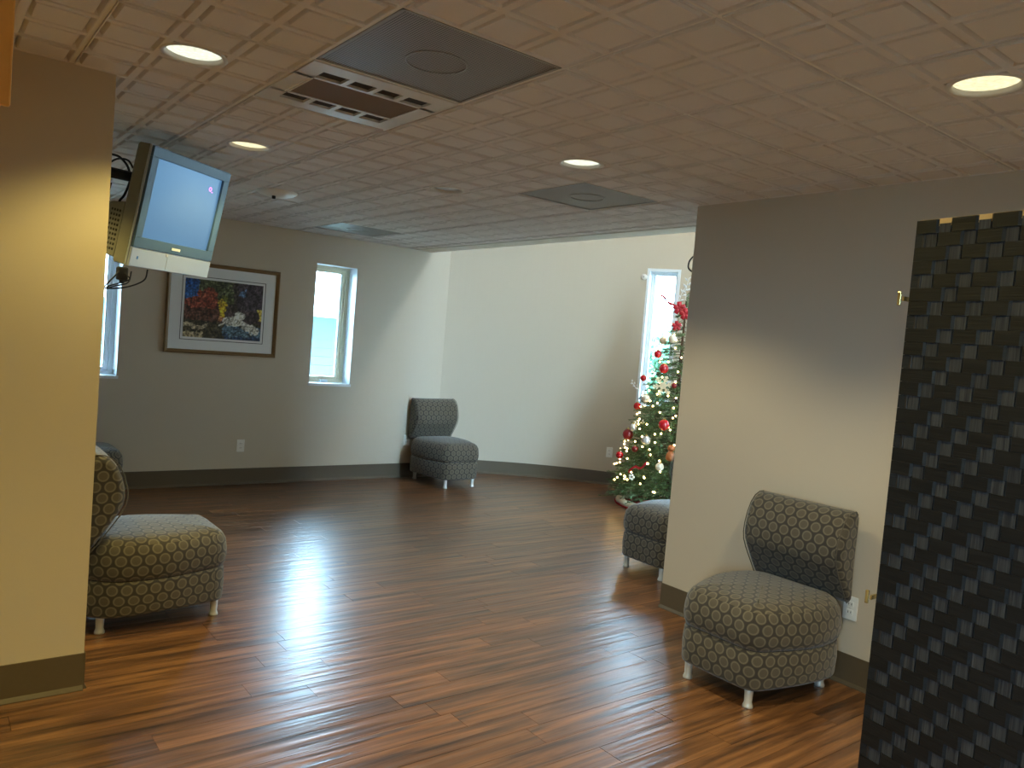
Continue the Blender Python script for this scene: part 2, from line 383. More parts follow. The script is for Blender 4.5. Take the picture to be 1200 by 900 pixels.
# bow wall, parameter = angle in degrees (decreasing left to right)
A0, A1 = 75.5, -62.0
W2 = (28.7, 33.6, .95, 2.47)
bow_holes = [W2, (12.5, 17.4, .95, 2.47), (-5.5, .5, .95, 2.47)]
wall_bow = wall_mesh('wall_bow', [A1 + (A0 - A1) * i / 120 for i in range(121)], [0, HB], bow_holes, .26,
    lambda u, z, d: (AC[0] + (AR + d) * math.cos(math.radians(u)), AC[1] + (AR + d) * math.sin(math.radians(u)), z), M['wall'])
for p in wall_bow.data.polygons: p.use_smooth = False
struct(wall_bow, 'beige wall bowing outward with narrow windows')
wall_right = boxo('wall_right', (XR, YN, 0), (XBLOCK, YR_END, H + .25), M['wall']); struct(wall_right, 'beige wall block behind the near patterned chair')
wall_left_stub = boxo('wall_stub', (XL, YC, 0), (XC, YC + .14, H + .02), M['wall']); struct(wall_left_stub, 'warm lit stub wall beside the television')
WN = (-3.15, -2.35, .95, 2.05)  # opening added out of view so sky light fills the near room
struct(wall_mesh('wall_left', [YN, YB + .3], [0, H + .25], [WN], .15, lambda u, z, d: (XL - d, u, z), M['wall']))
struct(boxo('wall_near', (XL - .15, YN - .15, 0), (XBLOCK, YN, H + .25), M['wall']))
struct(boxo('wall_fascia', (XBLOCK - .06, -1.6, H + .04), (XBLOCK, YB, HB), M['wall']))
# high ceiling over the bow with its skylight
struct(boxo('ceiling_bow', (XBLOCK - .06, -2, HB), (5.9, 6, HB + .2), M['soffit']))

# baseboards
def baseboard(name, path, inward):
    """path: list of xy; profile with a small toe"""
    bm = bmesh.new(); prof = [(0, .15), (.006, .15), (.007, .02), (.016, .004), (.016, 0), (0, 0)]
    rings = []
    for i, p in enumerate(path):
        p = np.array(p, float); a = np.array(path[max(i - 1, 0)], float); b = np.array(path[min(i + 1, len(path) - 1)], float)
        t = (b - a) / np.linalg.norm(b - a); n = np.array([-t[1], t[0]]) * inward
        rings.append([bm.verts.new((p[0] + n[0] * d, p[1] + n[1] * d, z)) for d, z in prof])
    for a, b in zip(rings, rings[1:]):
        for k in range(len(prof)): bm.faces.new((a[k], a[(k + 1) % 6], b[(k + 1) % 6], b[k]))
    bm.faces.new(rings[0]); bm.faces.new(rings[-1])
    o = from_bm(name, bm, M['base']); struct(o, 'taupe vinyl baseboard'); return o
baseboard('baseboard_back', [(XL, YB), (XB_END, YB)], -1)
baseboard('baseboard_bow', [(AC[0] + AR * math.cos(math.radians(a)), AC[1] + AR * math.sin(math.radians(a))) for a in np.linspace(A0 - 4, -10, 60)], -1)
baseboard('baseboard_right', [(XR, YN), (XR, YR_END)], 1)
baseboard('baseboard_right_end', [(XR, YR_END), (XBLOCK, YR_END)], 1)
baseboard('baseboard_stub', [(XL, YC), (XC, YC)], -1)
baseboard('baseboard_stub_end', [(XC, YC), (XC, YC + .14)], -1)

# ---------------------------------------------------------------- windows
def window(name, mapf, u0, u1, z0, z1, fm, g=.035, dpt=.17, s=.028, label=None):
    """mapf(u,z,d): opening coordinates -> world; u in metres across"""
    root = empty(name); struct(root, label)
    def fbox(nm, a, b, c, d, e, f, mat, parent=root):
        bm = bmesh.new(); v = [bm.verts.new(mapf(*q)) for q in ((a, c, e), (b, c, e), (b, d, e), (a, d, e), (a, c, f), (b, c, f), (b, d, f), (a, d, f))]
        for q in ((0, 1, 2, 3), (4, 5, 6, 7), (0, 1, 5, 4), (1, 2, 6, 5), (2, 3, 7, 6), (3, 0, 4, 7)): bm.faces.new([v[k] for k in q])
        return from_bm(nm, bm, mat, parent)
    fr = [fbox('window_frame', u0, u0 + g, z0, z1, dpt, dpt + .09, fm), fbox('window_frame', u1 - g, u1, z0, z1, dpt, dpt + .09, fm),
          fbox('window_frame', u0 + g, u1 - g, z1 - g, z1, dpt, dpt + .09, fm), fbox('window_frame', u0 + g, u1 - g, z0, z0 + g, dpt, dpt + .09, fm)]
    a, b, c, d = u0 + g, u1 - g, z0 + g, z1 - g
    for q in ((a, a + s, c, d), (b - s, b, c, d), (a + s, b - s, d - s, d), (a + s, b - s, c, c + s)):
        fbox('window_sash', *q, dpt + .02, dpt + .07, fm)
    for q in ((a + s, a + s + .012, c + s, d - s), (b - s - .012, b - s, c + s, d - s)):
        fbox('glazing_bead', *q, dpt + .035, dpt + .06, M['frame_white'])
    fbox('window_pane', a + s, b - s, c + s, d - s, dpt + .046, dpt + .05, M['glass'])
    fbox('window_sill', u0 - .012, u1 + .012, z0 - .022, z0 + .004, -.014, dpt, M['sill'])
    fbox('crank_handle', (u0 + u1) / 2 - .04, (u0 + u1) / 2 + .04, z0 + .006, z0 + .03, dpt - .03, dpt, M['frame_white'])
    return root
window('window_1', lambda u, z, d: (u, YB + d, z), W1[0], W1[1], W1[2], W1[3], M['frame_vinyl'], label='narrow window with cream frame on the back wall')
window('window_6', lambda u, z, d: (XL - d + .06, u, z), WN[0], WN[1], WN[2], WN[3], M['frame_white'], label='unseen window added behind the viewer for fill light')
window('window_2', lambda u, z, d: (u, YB + d, z), W0[0], W0[1], W0[2], W0[3], M['frame_white'], label='narrow window half hidden by the television and stub wall')
def bowmap(am):
    t = np.array([-math.sin(math.radians(am)), math.cos(math.radians(am))]); n = np.array([math.cos(math.radians(am)), math.sin(math.radians(am))]); c = np.array(AC) + AR * n
    return lambda u, z, d: (c[0] + t[0] * u + n[0] * d, c[1] + t[1] * u + n[1] * d, z)
for k, h in enumerate(bow_holes):
    am = (h[0] + h[1]) / 2; hw = AR * math.radians(h[1] - h[0]) / 2
    window('window_%d' % (3 + k), bowmap(am), -hw, hw, h[2], h[3], M['frame_white'], .018, .10, .016, label='narrow white window in the bow wall behind the tree' if k == 0 else None)
# pale casing round the bow window (parts of the setting)
bmap = bowmap((W2[0] + W2[1]) / 2); hw = AR * math.radians(W2[1] - W2[0]) / 2
bm = bmesh.new()
for (a, b, c, d) in ((-hw - .03, -hw, .93, 2.50), (hw, hw + .03, .93, 2.50), (-hw, hw, 2.47, 2.50)):
    v = [bm.verts.new(bmap(*q)) for q in ((a, c, -.012), (b, c, -.012), (b, d, -.012), (a, d, -.012), (a, c, .02), (b, c, .02), (b, d, .02), (a, d, .02))]
    for q in ((0, 1, 2, 3), (4, 5, 6, 7), (0, 1, 5, 4), (1, 2, 6, 5), (2, 3, 7, 6), (3, 0, 4, 7)): bm.faces.new([v[k] for k in q])
struct(from_bm('trim_1', bm, M['frame_white']), 'white casing round the bow window')

# sampling portals at the openings
def portal(loc, sx, sy, direction):
    l = bpy.data.lights.new('daylight_portal', 'AREA'); l.shape = 'RECTANGLE'; l.size = sx; l.size_y = sy; l.cycles.is_portal = True
    o = bpy.data.objects.new('daylight_portal', l); COL.objects.link(o); o.location = loc
    o.rotation_euler = Vector(direction).to_track_quat('-Z', 'Y').to_euler()
portal(((W1[0] + W1[1]) / 2, YB + .33, 1.56), .46, 1.25, (0, -1, 0)); portal(((W0[0] + W0[1]) / 2, YB + .33, 1.56), .46, 1.25, (0, -1, 0))
portal((XL - .25, (WN[0] + WN[1]) / 2, 1.5), 0.9, 1.15, (1, 0, 0))
for h in bow_holes:
    am = math.radians((h[0] + h[1]) / 2); hw = AR * math.radians(h[1] - h[0])
    portal((AC[0] + (AR + .3) * math.cos(am), AC[1] + (AR + .3) * math.sin(am), (h[2] + h[3]) / 2), hw + .03, 1.6, (-math.cos(am), -math.sin(am), 0))

# ---------------------------------------------------------------- ceiling
ceil = boxo('ceiling', (XL, YN, H + .14), (XBLOCK - .06, YB, H + .2), M['soffit']); struct(ceil, 'suspended ceiling of square embossed tiles')
def tile_bm():
    bm = bmesh.new(); g = .009; a = g; b = TILE - g; zf = -.006; rec = .018; sl = .0085; cw = .178
    xs = [a]; 
    for k in range(3):
        c = CELL * (k + .5); xs += [c - cw / 2, c + cw / 2]
    xs.append(b)
    P = {}
    def v(i, j):
        if (i, j) not in P: P[i, j] = bm.verts.new((xs[i], xs[j], zf))
        return P[i, j]
    for i in range(7):
        for j in range(7):
            q = [v(i, j), v(i, j + 1), v(i + 1, j + 1), v(i + 1, j)]
            if i % 2 and j % 2:
                prev = q
                for e_, dz in ((sl, rec), (2 * sl, 0)):
                    q2 = [bm.verts.new((x, yy, zf + dz)) for x, yy in ((xs[i] + e_, xs[j] + e_), (xs[i] + e_, xs[j + 1] - e_), (xs[i + 1] - e_, xs[j + 1] - e_), (xs[i + 1] - e_, xs[j] + e_))]
                    for k in range(4): bm.faces.new((prev[k], prev[(k + 1) % 4], q2[(k + 1) % 4], q2[k]))
                    prev = q2
                bm.faces.new(prev)
            else: bm.faces.new(q)
    # sides and back
    t = [bm.verts.new((x, yy, .012)) for x, yy in ((a, a), (a, b), (b, b), (b, a))]
    for t_ in t: t_.co.z = .024
    loops = [[v(0, j) for j in range(8)], [v(i, 7) for i in range(8)], [v(7, j) for j in range(7, -1, -1)], [v(i, 0) for i in range(7, -1, -1)]]
    for k in range(4): bm.faces.new(loops[k] + [t[(k + 1) % 4], t[k]])
    bm.faces.new(t[::-1])
    return bm
tile_cache = {}
def tile_mesh(key):
    """key: (umax, vmax, hole)"""
    if key in tile_cache: return tile_cache[key]
    bm = tile_bm(); um, vm, hole = key
    for lim, ax in ((um, 0), (vm, 1)):
        if lim < TILE - 1e-4:
            co = [0, 0, 0]; no = [0, 0, 0]; co[ax] = lim; no[ax] = 1
            r = bmesh.ops.bisect_plane(bm, geom=bm.verts[:] + bm.edges[:] + bm.faces[:], plane_co=co, plane_no=no, clear_outer=True)
    bmesh.ops.recalc_face_normals(bm, faces=bm.faces)
    me = bpy.data.meshes.new('ceiling_tile'); bm.to_mesh(me); bm.free(); me.materials.append(M['tile'])
    if hole:
        t = bpy.data.objects.new('tmp', me); COL.objects.link(t)
        b2 = bmesh.new(); bmesh.ops.create_cone(b2, segments=40, radius1=.094, radius2=.094, depth=.2, cap_ends=True, matrix=Matrix.Translation((TILE / 2, TILE / 2, 0)))
        cm = bpy.data.meshes.new('cut'); b2.to_mesh(cm); b2.free(); co_ = bpy.data.objects.new('cut', cm); COL.objects.link(co_)
        md = t.modifiers.new('b', 'BOOLEAN'); md.object = co_; md.operation = 'DIFFERENCE'; md.solver = 'EXACT'
        dg = bpy.context.evaluated_depsgraph_get(); me2 = bpy.data.meshes.new_from_object(t.evaluated_get(dg)); me2.name = 'ceiling_tile'
        bpy.data.objects.remove(t); bpy.data.objects.remove(co_); bpy.data.meshes.remove(cm)
        if not me2.materials: me2.materials.append(M['tile'])
        me = me2
    tile_cache[key] = me; return me
LIGHTS = {(-2, 1): 'white', (-1, 3): 'yellow', (1, 1): 'white', (1, 3): 'off', (1, -2): 'yellow', (-2, -2): 'yellow', (1, -4): 'yellow', (-2, -4): 'yellow', (-4, -2): 'yellow', (-4, -5): 'yellow', (-1, -6): 'yellow', (2, -6): 'yellow', (-3, 3): 'yellow', (-3, -1): 'yellow'}  # unseen off-frame ones: several added only to fill the room and stub wall
PANELS = {(-1, 0): 'speaker', (-1, 1): 'cassette', (2, 2): 'speaker', (2, 7): 'speaker'}
for i in range(-5, 5):
    for j in range(-7, 9):
        if (i, j) in PANELS: continue
        x0, y0 = i * TILE, j * TILE
        um = min(TILE, (XR if y0 + TILE <= YR_END else XE) - x0); vm = min(TILE, YB - y0)
        if um < .03 or vm < .03: continue
        if i <= -3 and j >= 3 and (i, j) not in LIGHTS: continue
        o = link('ceiling_tile', tile_mesh((round(um, 4), round(vm, 4), (i, j) in LIGHTS)), None, ceil); o.location = (x0, y0, H)
# tees
for i in range(-4, 5):
    x = i * TILE
    o = boxo('grid_tee', (-.0075, YN, -.001), (.0075, YB if i < 5 else YB, .02), M['tee'], ceil); o.location = (x, 0, H)
for j in range(-6, 9):
    o = boxo('grid_tee', (XL, -.0075, -.0005), (XE if j > 1 else XE, .0075, .02), M['tee'], ceil); o.location = (0, j * TILE, H)
# wall angles
bm = bmesh.new()
abox(bm, (XL, YB - .02, H - .003), (XBLOCK - .06, YB, H + .02)); abox(bm, (XR - .02, YN, H - .003), (XR, YR_END, H + .02)); abox(bm, (XL, YC - .02, H - .003), (XC, YC, H + .02)); abox(bm, (XE - .014, YR_END, H - .004), (XE + .006, YB, H + .04))
struct(from_bm('trim_2', bm, M['tee']), 'white wall angle round the ceiling grid')
struct(boxo('trim_3', (XE + .010, YR_END, H - .012), (XBLOCK, YB, H + .06), M['soffit'], bevel=.004), 'white soffit edge along the tiled ceiling')
# lay-in panels
def speaker_panel(i, j, label):
    r = empty('speaker_panel', ((i + .5) * TILE, (j + .5) * TILE, H)); h = TILE / 2 - .008
    bm = bmesh.new(); abox(bm, (-h, -h, .0), (h, h, .01)); p = from_bm('grille', bm, M['perf'], r)
    bm = bmesh.new(); lathe(bm, [(.105, .004), (.105, -.002), (.10, -.003), (.0999, .004)], 40, caps=False); from_bm('speaker_ring', bm, M['plastic_grey'], r)
    bm = bmesh.new()
    for q in ((-h, -h, h, -h + .01), (-h, h - .01, h, h), (-h, -h, -h + .01, h), (h - .01, -h, h, h)): abox(bm, (q[0], q[1], -.003), (q[2], q[3], .004))
    from_bm('edge_frame', bm, M['plastic_grey'], r)
    tag(r, label, 'ceiling speaker'); return r
speaker_panel(-1, 0, 'grey perforated ceiling panel with round speaker outline beside the slotted vent')
speaker_panel(2, 2, 'grey perforated ceiling panel set apart among tiles near the unlit downlight')
speaker_panel(2, 7, 'grey perforated ceiling panel above the narrow back wall window')
r = empty('ceiling_cassette', (-.5 * TILE, 1.5 * TILE, H)); h = TILE / 2 - .008
# long slots run along X
bm = bmesh.new(); 
ys = [(-h, -.215), (-.135, -.118), (.118, .135), (.215, h)]
for a, b in ys: abox(bm, (-h, a, -.006), (h, b, .01))
for a, b in ((-h, -.225), (.225, h)): abox(bm, (a, -.215, -.006), (b, .215, .01))
for s in (-1, 1):
    y0, y1 = (-.215, -.135) if s < 0 else (.135, .215)
    for k in (-.1125, 0, .1125): abox(bm, (k - .011, y0, -.006), (k + .011, y1, .01))
from_bm('frame', bm, M['white_metal'], r)
boxo('filter_panel', (-.225, -.118, -.003), (.225, .118, .006), M['filter'], r)
for s in (-1, 1):
    y0, y1 = (-.215, -.135) if s < 0 else (.135, .215)
    for k in range(4):
        a = -.225 + k * .1125
        boxo('air_slot', (a, y0, .004), (a + .1125, y1, .012), M['slot'], r)
for k in (0, 1): boxo('latch_strip', (-.24 + k * .012, -.118, -.009), (-.236 + k * .012, .118, -.005), M['plastic_white'], r)
tag(r, 'white air vent with two rows of dark slots and brown filter', 'air vent')
# downlights
NAMES = {(-3, 3): 'lit round downlight hidden behind the stub wall', (-2, 1): 'lit round downlight in front of the stub wall', (-1, 3): 'lit round downlight above the television', (1, 1): 'lit round white downlight between slotted vent and right wall',
         (1, 3): 'unlit bluish round downlight among the tiles', (1, -2): 'lit yellowish round downlight above the woven screen'}
for (i, j), kind in LIGHTS.items():
    c = ((i + .5) * TILE, (j + .5) * TILE, H); r = empty('downlight', c)
    bm = bmesh.new(); lathe(bm, [(.0935, .03), (.0935, -.006), (.100, -.010), (.109, -.009), (.111, -.005), (.1105, -.003)], 40, caps=False); from_bm('trim_ring', bm, M['white_metal'], r, True)
    bm = bmesh.new(); lathe(bm, [(.0925, .008), (.06, .003), (.02, .001), (.001, .001)], 40); from_bm('lens', bm, M['lens_' + kind], r, True)
    tag(r, NAMES.get((i, j), 'unseen round downlight in the tiled ceiling out of view'), 'downlight', 'round recessed downlights')
    if kind != 'off':
        l = bpy.data.lights.new('downlight_lamp', 'SPOT'); l.energy = LAMP_POWER * ({(-2, 1): .9, (1, 1): 1.3, (1, -2): 1.3}.get((i, j), 1.0)); l.color = (1.0, .80, .25) if i < 0 else (1.0, .89, .54); l.spot_size = math.radians(122); l.spot_blend = .5; l.shadow_soft_size = .06
        o = bpy.data.objects.new('downlight_lamp', l); COL.objects.link(o); o.location = (0, 0, -.016); o.parent = r
# lamps under the high ceiling over the bow
for yy in (2.75, 1.15):
    r = empty('high_downlight', (3.67, yy, HB))
    bm = bmesh.new(); lathe(bm, [(.09, 0), (.09, -.03), (.075, -.03), (.075, -.008), (.001, -.008)], 24); from_bm('housing', bm, M['white_metal'], r, True)
    bm = bmesh.new(); lathe(bm, [(.072, -.009), (.05, -.018), (.001, -.022)], 24); from_bm('lens', bm, M['lens_yellow'], r, True)
    tag(r, 'round surface downlight on the high ceiling over the bow', 'downlight', 'high downlights over the bow')
    l = bpy.data.lights.new('bow_lamp', 'SPOT'); l.energy = BOW_LAMP_POWER; l.color = (1.0, .87, .70); l.spot_size = math.radians(150); l.spot_blend = .3; l.shadow_soft_size = .07
    o = bpy.data.objects.new('bow_lamp', l); COL.objects.link(o); o.location = (0, 0, -.04); o.parent = r
# smoke detector
r = empty('smoke_detector', (1.5 * CELL, 16.5 * CELL, H))
bm = bmesh.new(); lathe(bm, [(.14, 0), (.138, -.012), (.118, -.024), (.07, -.038), (.03, -.044), (.001, -.045)], 36); from_bm('housing', bm, M['plastic_white'], r, True)
bm = bmesh.new(); lathe(bm, [(.013, -.038), (.012, -.06), (.001, -.062)], 12, c=(-.03, -.03, 0)); from_bm('sensor_port', bm, M['black'], r)
tag(r, 'shallow white round ceiling device with a dark centre port', 'smoke detector')

# ---------------------------------------------------------------- chairs
def rounded_outline(poly, rad, seg=5):
    out = []; n = len(poly)
    for i in range(n):
        p0, p, p1 = Vector(poly[i - 1]), Vector(poly[i]), Vector(poly[(i + 1) % n])
        a = (p0 - p).normalized(); b = (p1 - p).normalized(); r = rad[i] if isinstance(rad, (list, tuple)) else rad
        s = p + a * r; e = p + b * r
        for k in range(seg + 1):
            t = k / seg; q = s * (1 - t) ** 2 + p * 2 * t * (1 - t) + e * t * t; out.append((q.x, q.y))
    # resample straight runs
    res = []
    for i in range(len(out)):
        a = Vector(out[i]); b = Vector(out[(i + 1) % len(out)]); m = max(1, int((b - a).length / .05))
        for k in range(m): res.append(tuple(a + (b - a) * k / m))
    return res
SEAT_POLY = [(.33, -.205), (.33, .205), (.0, .318), (-.22, .295), (-.325, .20), (-.325, -.20), (-.22, -.295), (.0, -.318)]   # (front, side), counter-clockwise
SEAT_OUT = rounded_outline(SEAT_POLY, [.07, .07, .12, .07, .05, .05, .07, .12])
def loft(name, rings, parent, mat, top_from=None, cap_bottom=True, smooth=True):
    """rings: (inset, z, dz_front) -> stacked outlines; sides get perimeter uv, tops planar uv"""
    n = len(SEAT_OUT); O = [Vector(p) for p in SEAT_OUT]
    nr = []
    for i in range(n):
        t = (O[(i + 1) % n] - O[i - 1]).normalized(); nr.append(Vector((t.y, -t.x)))
    per = [0]
    for i in range(n): per.append(per[-1] + (O[(i + 1) % n] - O[i]).length)
    bm = bmesh.new(); uvl = bm.loops.layers.uv.new('UVMap'); R_ = []
    for (ins, z) in rings:
        if ins < .12: R_.append([bm.verts.new((O[i].x - nr[i].x * ins, O[i].y - nr[i].y * ins, z)) for i in range(n)])
        else:
            k = 1 - (ins - .1) / .22; base = [(O[i].x - nr[i].x * .1, O[i].y - nr[i].y * .1) for i in range(n)]
            R_.append([bm.verts.new((b[0] * k, b[1] * k, z)) for b in base])
    vlen = 0
    for a, (ra, rb) in enumerate(zip(R_, R_[1:])):
        slope = abs(rings[a + 1][1] - rings[a][1]) / (abs(rings[a + 1][0] - rings[a][0]) + 1e-6)
        dl = math.hypot(rings[a + 1][1] - rings[a][1], rings[a + 1][0] - rings[a][0])
        for i in range(n):
            j = (i + 1) % n; f = bm.faces.new((ra[i], ra[j], rb[j], rb[i])); f.smooth = smooth
            if slope > .62:
                uv = ((per[i], vlen), (per[i + 1], vlen), (per[i + 1], vlen + dl), (per[i], vlen + dl))
            else: uv = [(l.vert.co.y, l.vert.co.x) for l in f.loops]
            for l, q in zip(f.loops, uv): l[uvl].uv = q
        vlen += dl
    f = bm.faces.new(R_[-1]); f.smooth = smooth
    for l in f.loops: l[uvl].uv = (l.vert.co.y, l.vert.co.x)
    if cap_bottom: bm.faces.new(R_[0][::-1])
    return from_bm(name, bm, mat, parent)
def make_chair():
    r = empty('lounge_chair')
    base = loft('base', [(.02, .092), (.004, .088), (0, .10), (-.004, .18), (0, .245), (.006, .262)], r, M['fabric'])
    # gentle arch in the lower edge
    for v in base.data.vertices:
        if v.co.z < .11: v.co.z += .018 * max(0, 1 - abs(abs(v.co.x) - 0) / .3)
    loft('seat_seam', [(.010, .255), (.012, .262), (.010, .272)], r, M['seam'])
    loft('seat_cushion', [(.006, .266), (-.004, .285), (-.010, .32), (-.008, .355), (.0, .402), (.018, .432), (.046, .449), (.09, .459), (.16, .466), (.24, .470), (.30, .472)], r, M['fabric'])
    # backrest: wedge profile swept across the width
    prof = [(.0, .425), (.0, .60), (.0, .78), (.004, .848), (.02, .862), (.055, .860), (.092, .842), (.122, .808), (.146, .755), (.160, .70), (.163, .655), (.155, .615), (.132, .572), (.10, .525), (.068, .478), (.040, .438), (.022, .418)]
    n = len(prof); bm = bmesh.new(); uvl = bm.loops.layers.uv.new('UVMap')
    pl = [0]
    for i in range(n): pl.append(pl[-1] + math.dist(prof[i], prof[(i + 1) % n]))
    cx = sum(p[0] for p in prof) / n; cz = sum(p[1] for p in prof) / n
    st = [(-.272, .035), (-.268, .014), (-.258, .003), (-.245, 0), (-.16, 0), (-.08, 0), (0, 0), (.08, 0), (.16, 0), (.245, 0), (.258, .003), (.268, .014), (.272, .035)]
    rings = []
    for y, ins in st:
        ring = []
        for (d, z) in prof:
            k = math.hypot(d - cx, z - cz); s = max(0, 1 - ins / k); bow = -.012 * (y / .27) ** 2
            ring.append(bm.verts.new((-.335 + cx + (d - cx) * s + (bow if d > .02 else 0), y, cz + (z - cz) * s)))
        rings.append(ring)
    for a in range(len(rings) - 1):
        for i in range(n):
            j = (i + 1) % n; f = bm.faces.new((rings[a][i], rings[a][j], rings[a + 1][j], rings[a + 1][i])); f.smooth = True
            if a < 3 or a >= len(rings) - 4:
                for l in f.loops: l[uvl].uv = (l.vert.co.x, l.vert.co.z)
            else:
              for l, q in zip(f.loops, ((st[a][0], pl[i]), (st[a][0], pl[i + 1]), (st[a + 1][0], pl[i + 1]), (st[a + 1][0], pl[i]))): l[uvl].uv = q
    for ring in (rings[0][::-1], rings[-1]):
        f = bm.faces.new(ring)
        for l in f.loops: l[uvl].uv = (l.vert.co.x, l.vert.co.z)
    b = from_bm('backrest', bm, M['fabric'], r)
    for y in (-.258, .258):
        bm = bmesh.new(); tube(bm, [(-.335 + d, y, z) for d, z in prof] + [(-.335 + prof[0][0], y, prof[0][1])], .0028, 6); from_bm('piping', bm, M['fabric'], b, True)
    # bracket that carries the backrest
    bm = bmesh.new()
    for y in (-.12, .12): abox(bm, (-.345, y - .02, .17), (-.336, y + .02, .62))
    abox(bm, (-.345, -.14, .20), (-.318, .14, .24)); from_bm('back_bracket', bm, M['black'], r)
    for sx, sy in ((.285, .17), (.285, -.17), (-.25, .2), (-.25, -.2)):
        bm = bmesh.new(); lathe(bm, [(.023, 0), (.0235, .008), (.021, .014), (.0175, .024), (.019, .06), (.0215, .105)], 16, c=(sx, sy, 0)); from_bm('leg', bm, M['leg'], r, True)
    return r
chair = make_chair()
# name, location, facing
CH = [((1.635, .147, 0), PI, 'patterned armless lounge chair against the right wall beside the woven screen'),
      ((-.655, 2.195, 0), 0, 'patterned armless lounge chair behind the warm lit stub wall'),
      ((2.87, 4.895, 0), -PI / 2 + .03, 'patterned armless lounge chair in the corner by the back wall'),
      ((2.745, 1.630, 0), PI - .03, 'patterned armless lounge chair in front of the christmas tree'),
      ((-.64, 4.80, 0), .0, 'patterned armless lounge chair under the half hidden back wall window')]
for k, (loc, rz, lab) in enumerate(CH):
    c = chair if k == 0 else copy_tree(chair)
    c.location = loc; c.rotation_euler = (0, 0, rz); tag(c, lab, 'chair', 'patterned lounge chairs')

# ---------------------------------------------------------------- television
TVH, TVW = .60, .605
tv = empty('television'); tag(tv, 'silver and grey tube television tilted down on a wall arm', 'television')
yaw, tilt = math.radians(36.9), math.radians(11.1)
Wd = Vector((math.cos(yaw), math.sin(yaw), 0)); nh = Vector((math.sin(yaw), -math.cos(yaw), 0))
Ud = Vector((0, 0, 1)) * math.cos(tilt) + nh * math.sin(tilt); Nd = Wd.cross(Ud)     # Nd points out of the screen
tv.matrix_world = Matrix(((Wd.x, Ud.x, Nd.x, -.561), (Wd.y, Ud.y, Nd.y, 2.349), (Wd.z, Ud.z, Nd.z, 2.047), (0, 0, 0, 1)))
# local: x right, y up, z out of the screen
hw, hh = TVW / 2, TVH / 2
sb = -hh + .098      # top of the silver speaker bar
def loft_rects(name, rects, mat, parent):
    bm = bmesh.new(); rr = []
    for (x0, x1, y0, y1, z) in rects: rr.append([bm.verts.new(p) for p in ((x0, y0, z), (x1, y0, z), (x1, y1, z), (x0, y1, z))])
    for a, b in zip(rr, rr[1:]):
        for k in range(4): bm.faces.new((a[k], a[(k + 1) % 4], b[(k + 1) % 4], b[k]))
    bm.faces.new(rr[0]); bm.faces.new(rr[-1]); bmesh.ops.bevel(bm, geom=bm.edges[:], offset=.004, segments=2, affect='EDGES'); return from_bm(name, bm, mat, parent)
shell = loft_rects('shell', [(-hw, hw, -hh, hh, -.012), (-hw + .004, hw - .004, -hh, hh - .004, -.085), (-hw + .03, hw - .03, -hh + .02, hh - .05, -.11)], M['olive'], tv)
rear = loft_rects('rear_housing', [(-hw + .02, hw - .02, -hh + .02, .0, -.10), (-hw + .03, hw - .03, -hh + .02, -.02, -.20), (-hw + .12, hw - .12, -hh + .06, -.07, -.34)], M['olive'], tv)
for i in range(9):
    for j in range(4):
        boxo('vent_slot', (-hw + .0185 + .0025 * j, -hh + .05 + i * .024, -.125 - j * .018), (-hw + .023 + .0025 * j, -hh + .062 + i * .024, -.117 - j * .018), M['slot'], rear)
boxo('side_rim', (-hw - .002, -hh, -.014), (hw + .002, hh, -.002), M['silver'], tv, .003)
# bezel frame with recessed screen
bz = .042
bm = bmesh.new()
for q in ((-hw + .004, hw - .004, hh - .055, hh - .004), (-hw + .004, hw - .004, sb, sb + .052), (-hw + .004, -hw + .05, sb + .052, hh - .055), (hw - .05, hw - .004, sb + .052, hh - .055)):
    abox(bm, (q[0], q[2], -.004), (q[1], q[3], .012), .002)
bezel = from_bm('bezel', bm, M['bezel'], tv)
x0, x1, y0, y1 = -hw + .05, hw - .05, sb + .052, hh - .055
nx, ny = 12, 10; v = []; f = []
for j in range(ny + 1):
    for i in range(nx + 1):
        a, b = i / nx * 2 - 1, j / ny * 2 - 1; v.append((x0 + (x1 - x0) * i / nx, y0 + (y1 - y0) * j / ny, .004 - .008 * (a * a + b * b) / 2 + .002))
for j in range(ny):
    for i in range(nx): k = j * (nx + 1) + i; f.append((k, k + 1, k + nx + 2, k + nx + 1))
scr = pyd('screen', v, f, M['screen'], tv, True)
# on-screen mark: small magenta ring
bm = bmesh.new(); lathe(bm, [(.013, .004), (.013, .0052), (.006, .0052), (.006, .004)], 14, c=(x1 - .085, y1 - .065, 0), caps=False); abox(bm, (x1 - .074, y1 - .082, .004), (x1 - .062, y1 - .076, .0052)); from_bm('screen_mark', bm, M['osd'], scr)
bar = boxo('speaker_bar', (-hw + .002, -hh, -.004), (hw - .002, sb - .004, .010), M['silver'], tv, .004)
boxo('badge', (-.032, sb + .017, .012), (.032, sb + .031, .0145), M['plastic_white'], bezel, .002)
boxo('flap_joint', (-.045, -hh + .006, .0095), (-.043, sb - .01, .0108), M['plastic_grey'], bar)
boxo('power_light', (-hw + .045, -hh + .04, .0095), (-hw + .055, -hh + .055, .0112), plain('blue_led', srgb(60, 110, 170), .4), bar)
boxo('power_button', (-.06, sb - .022, .0095), (-.046, sb - .008, .013), M['white_metal'], bar, .002)
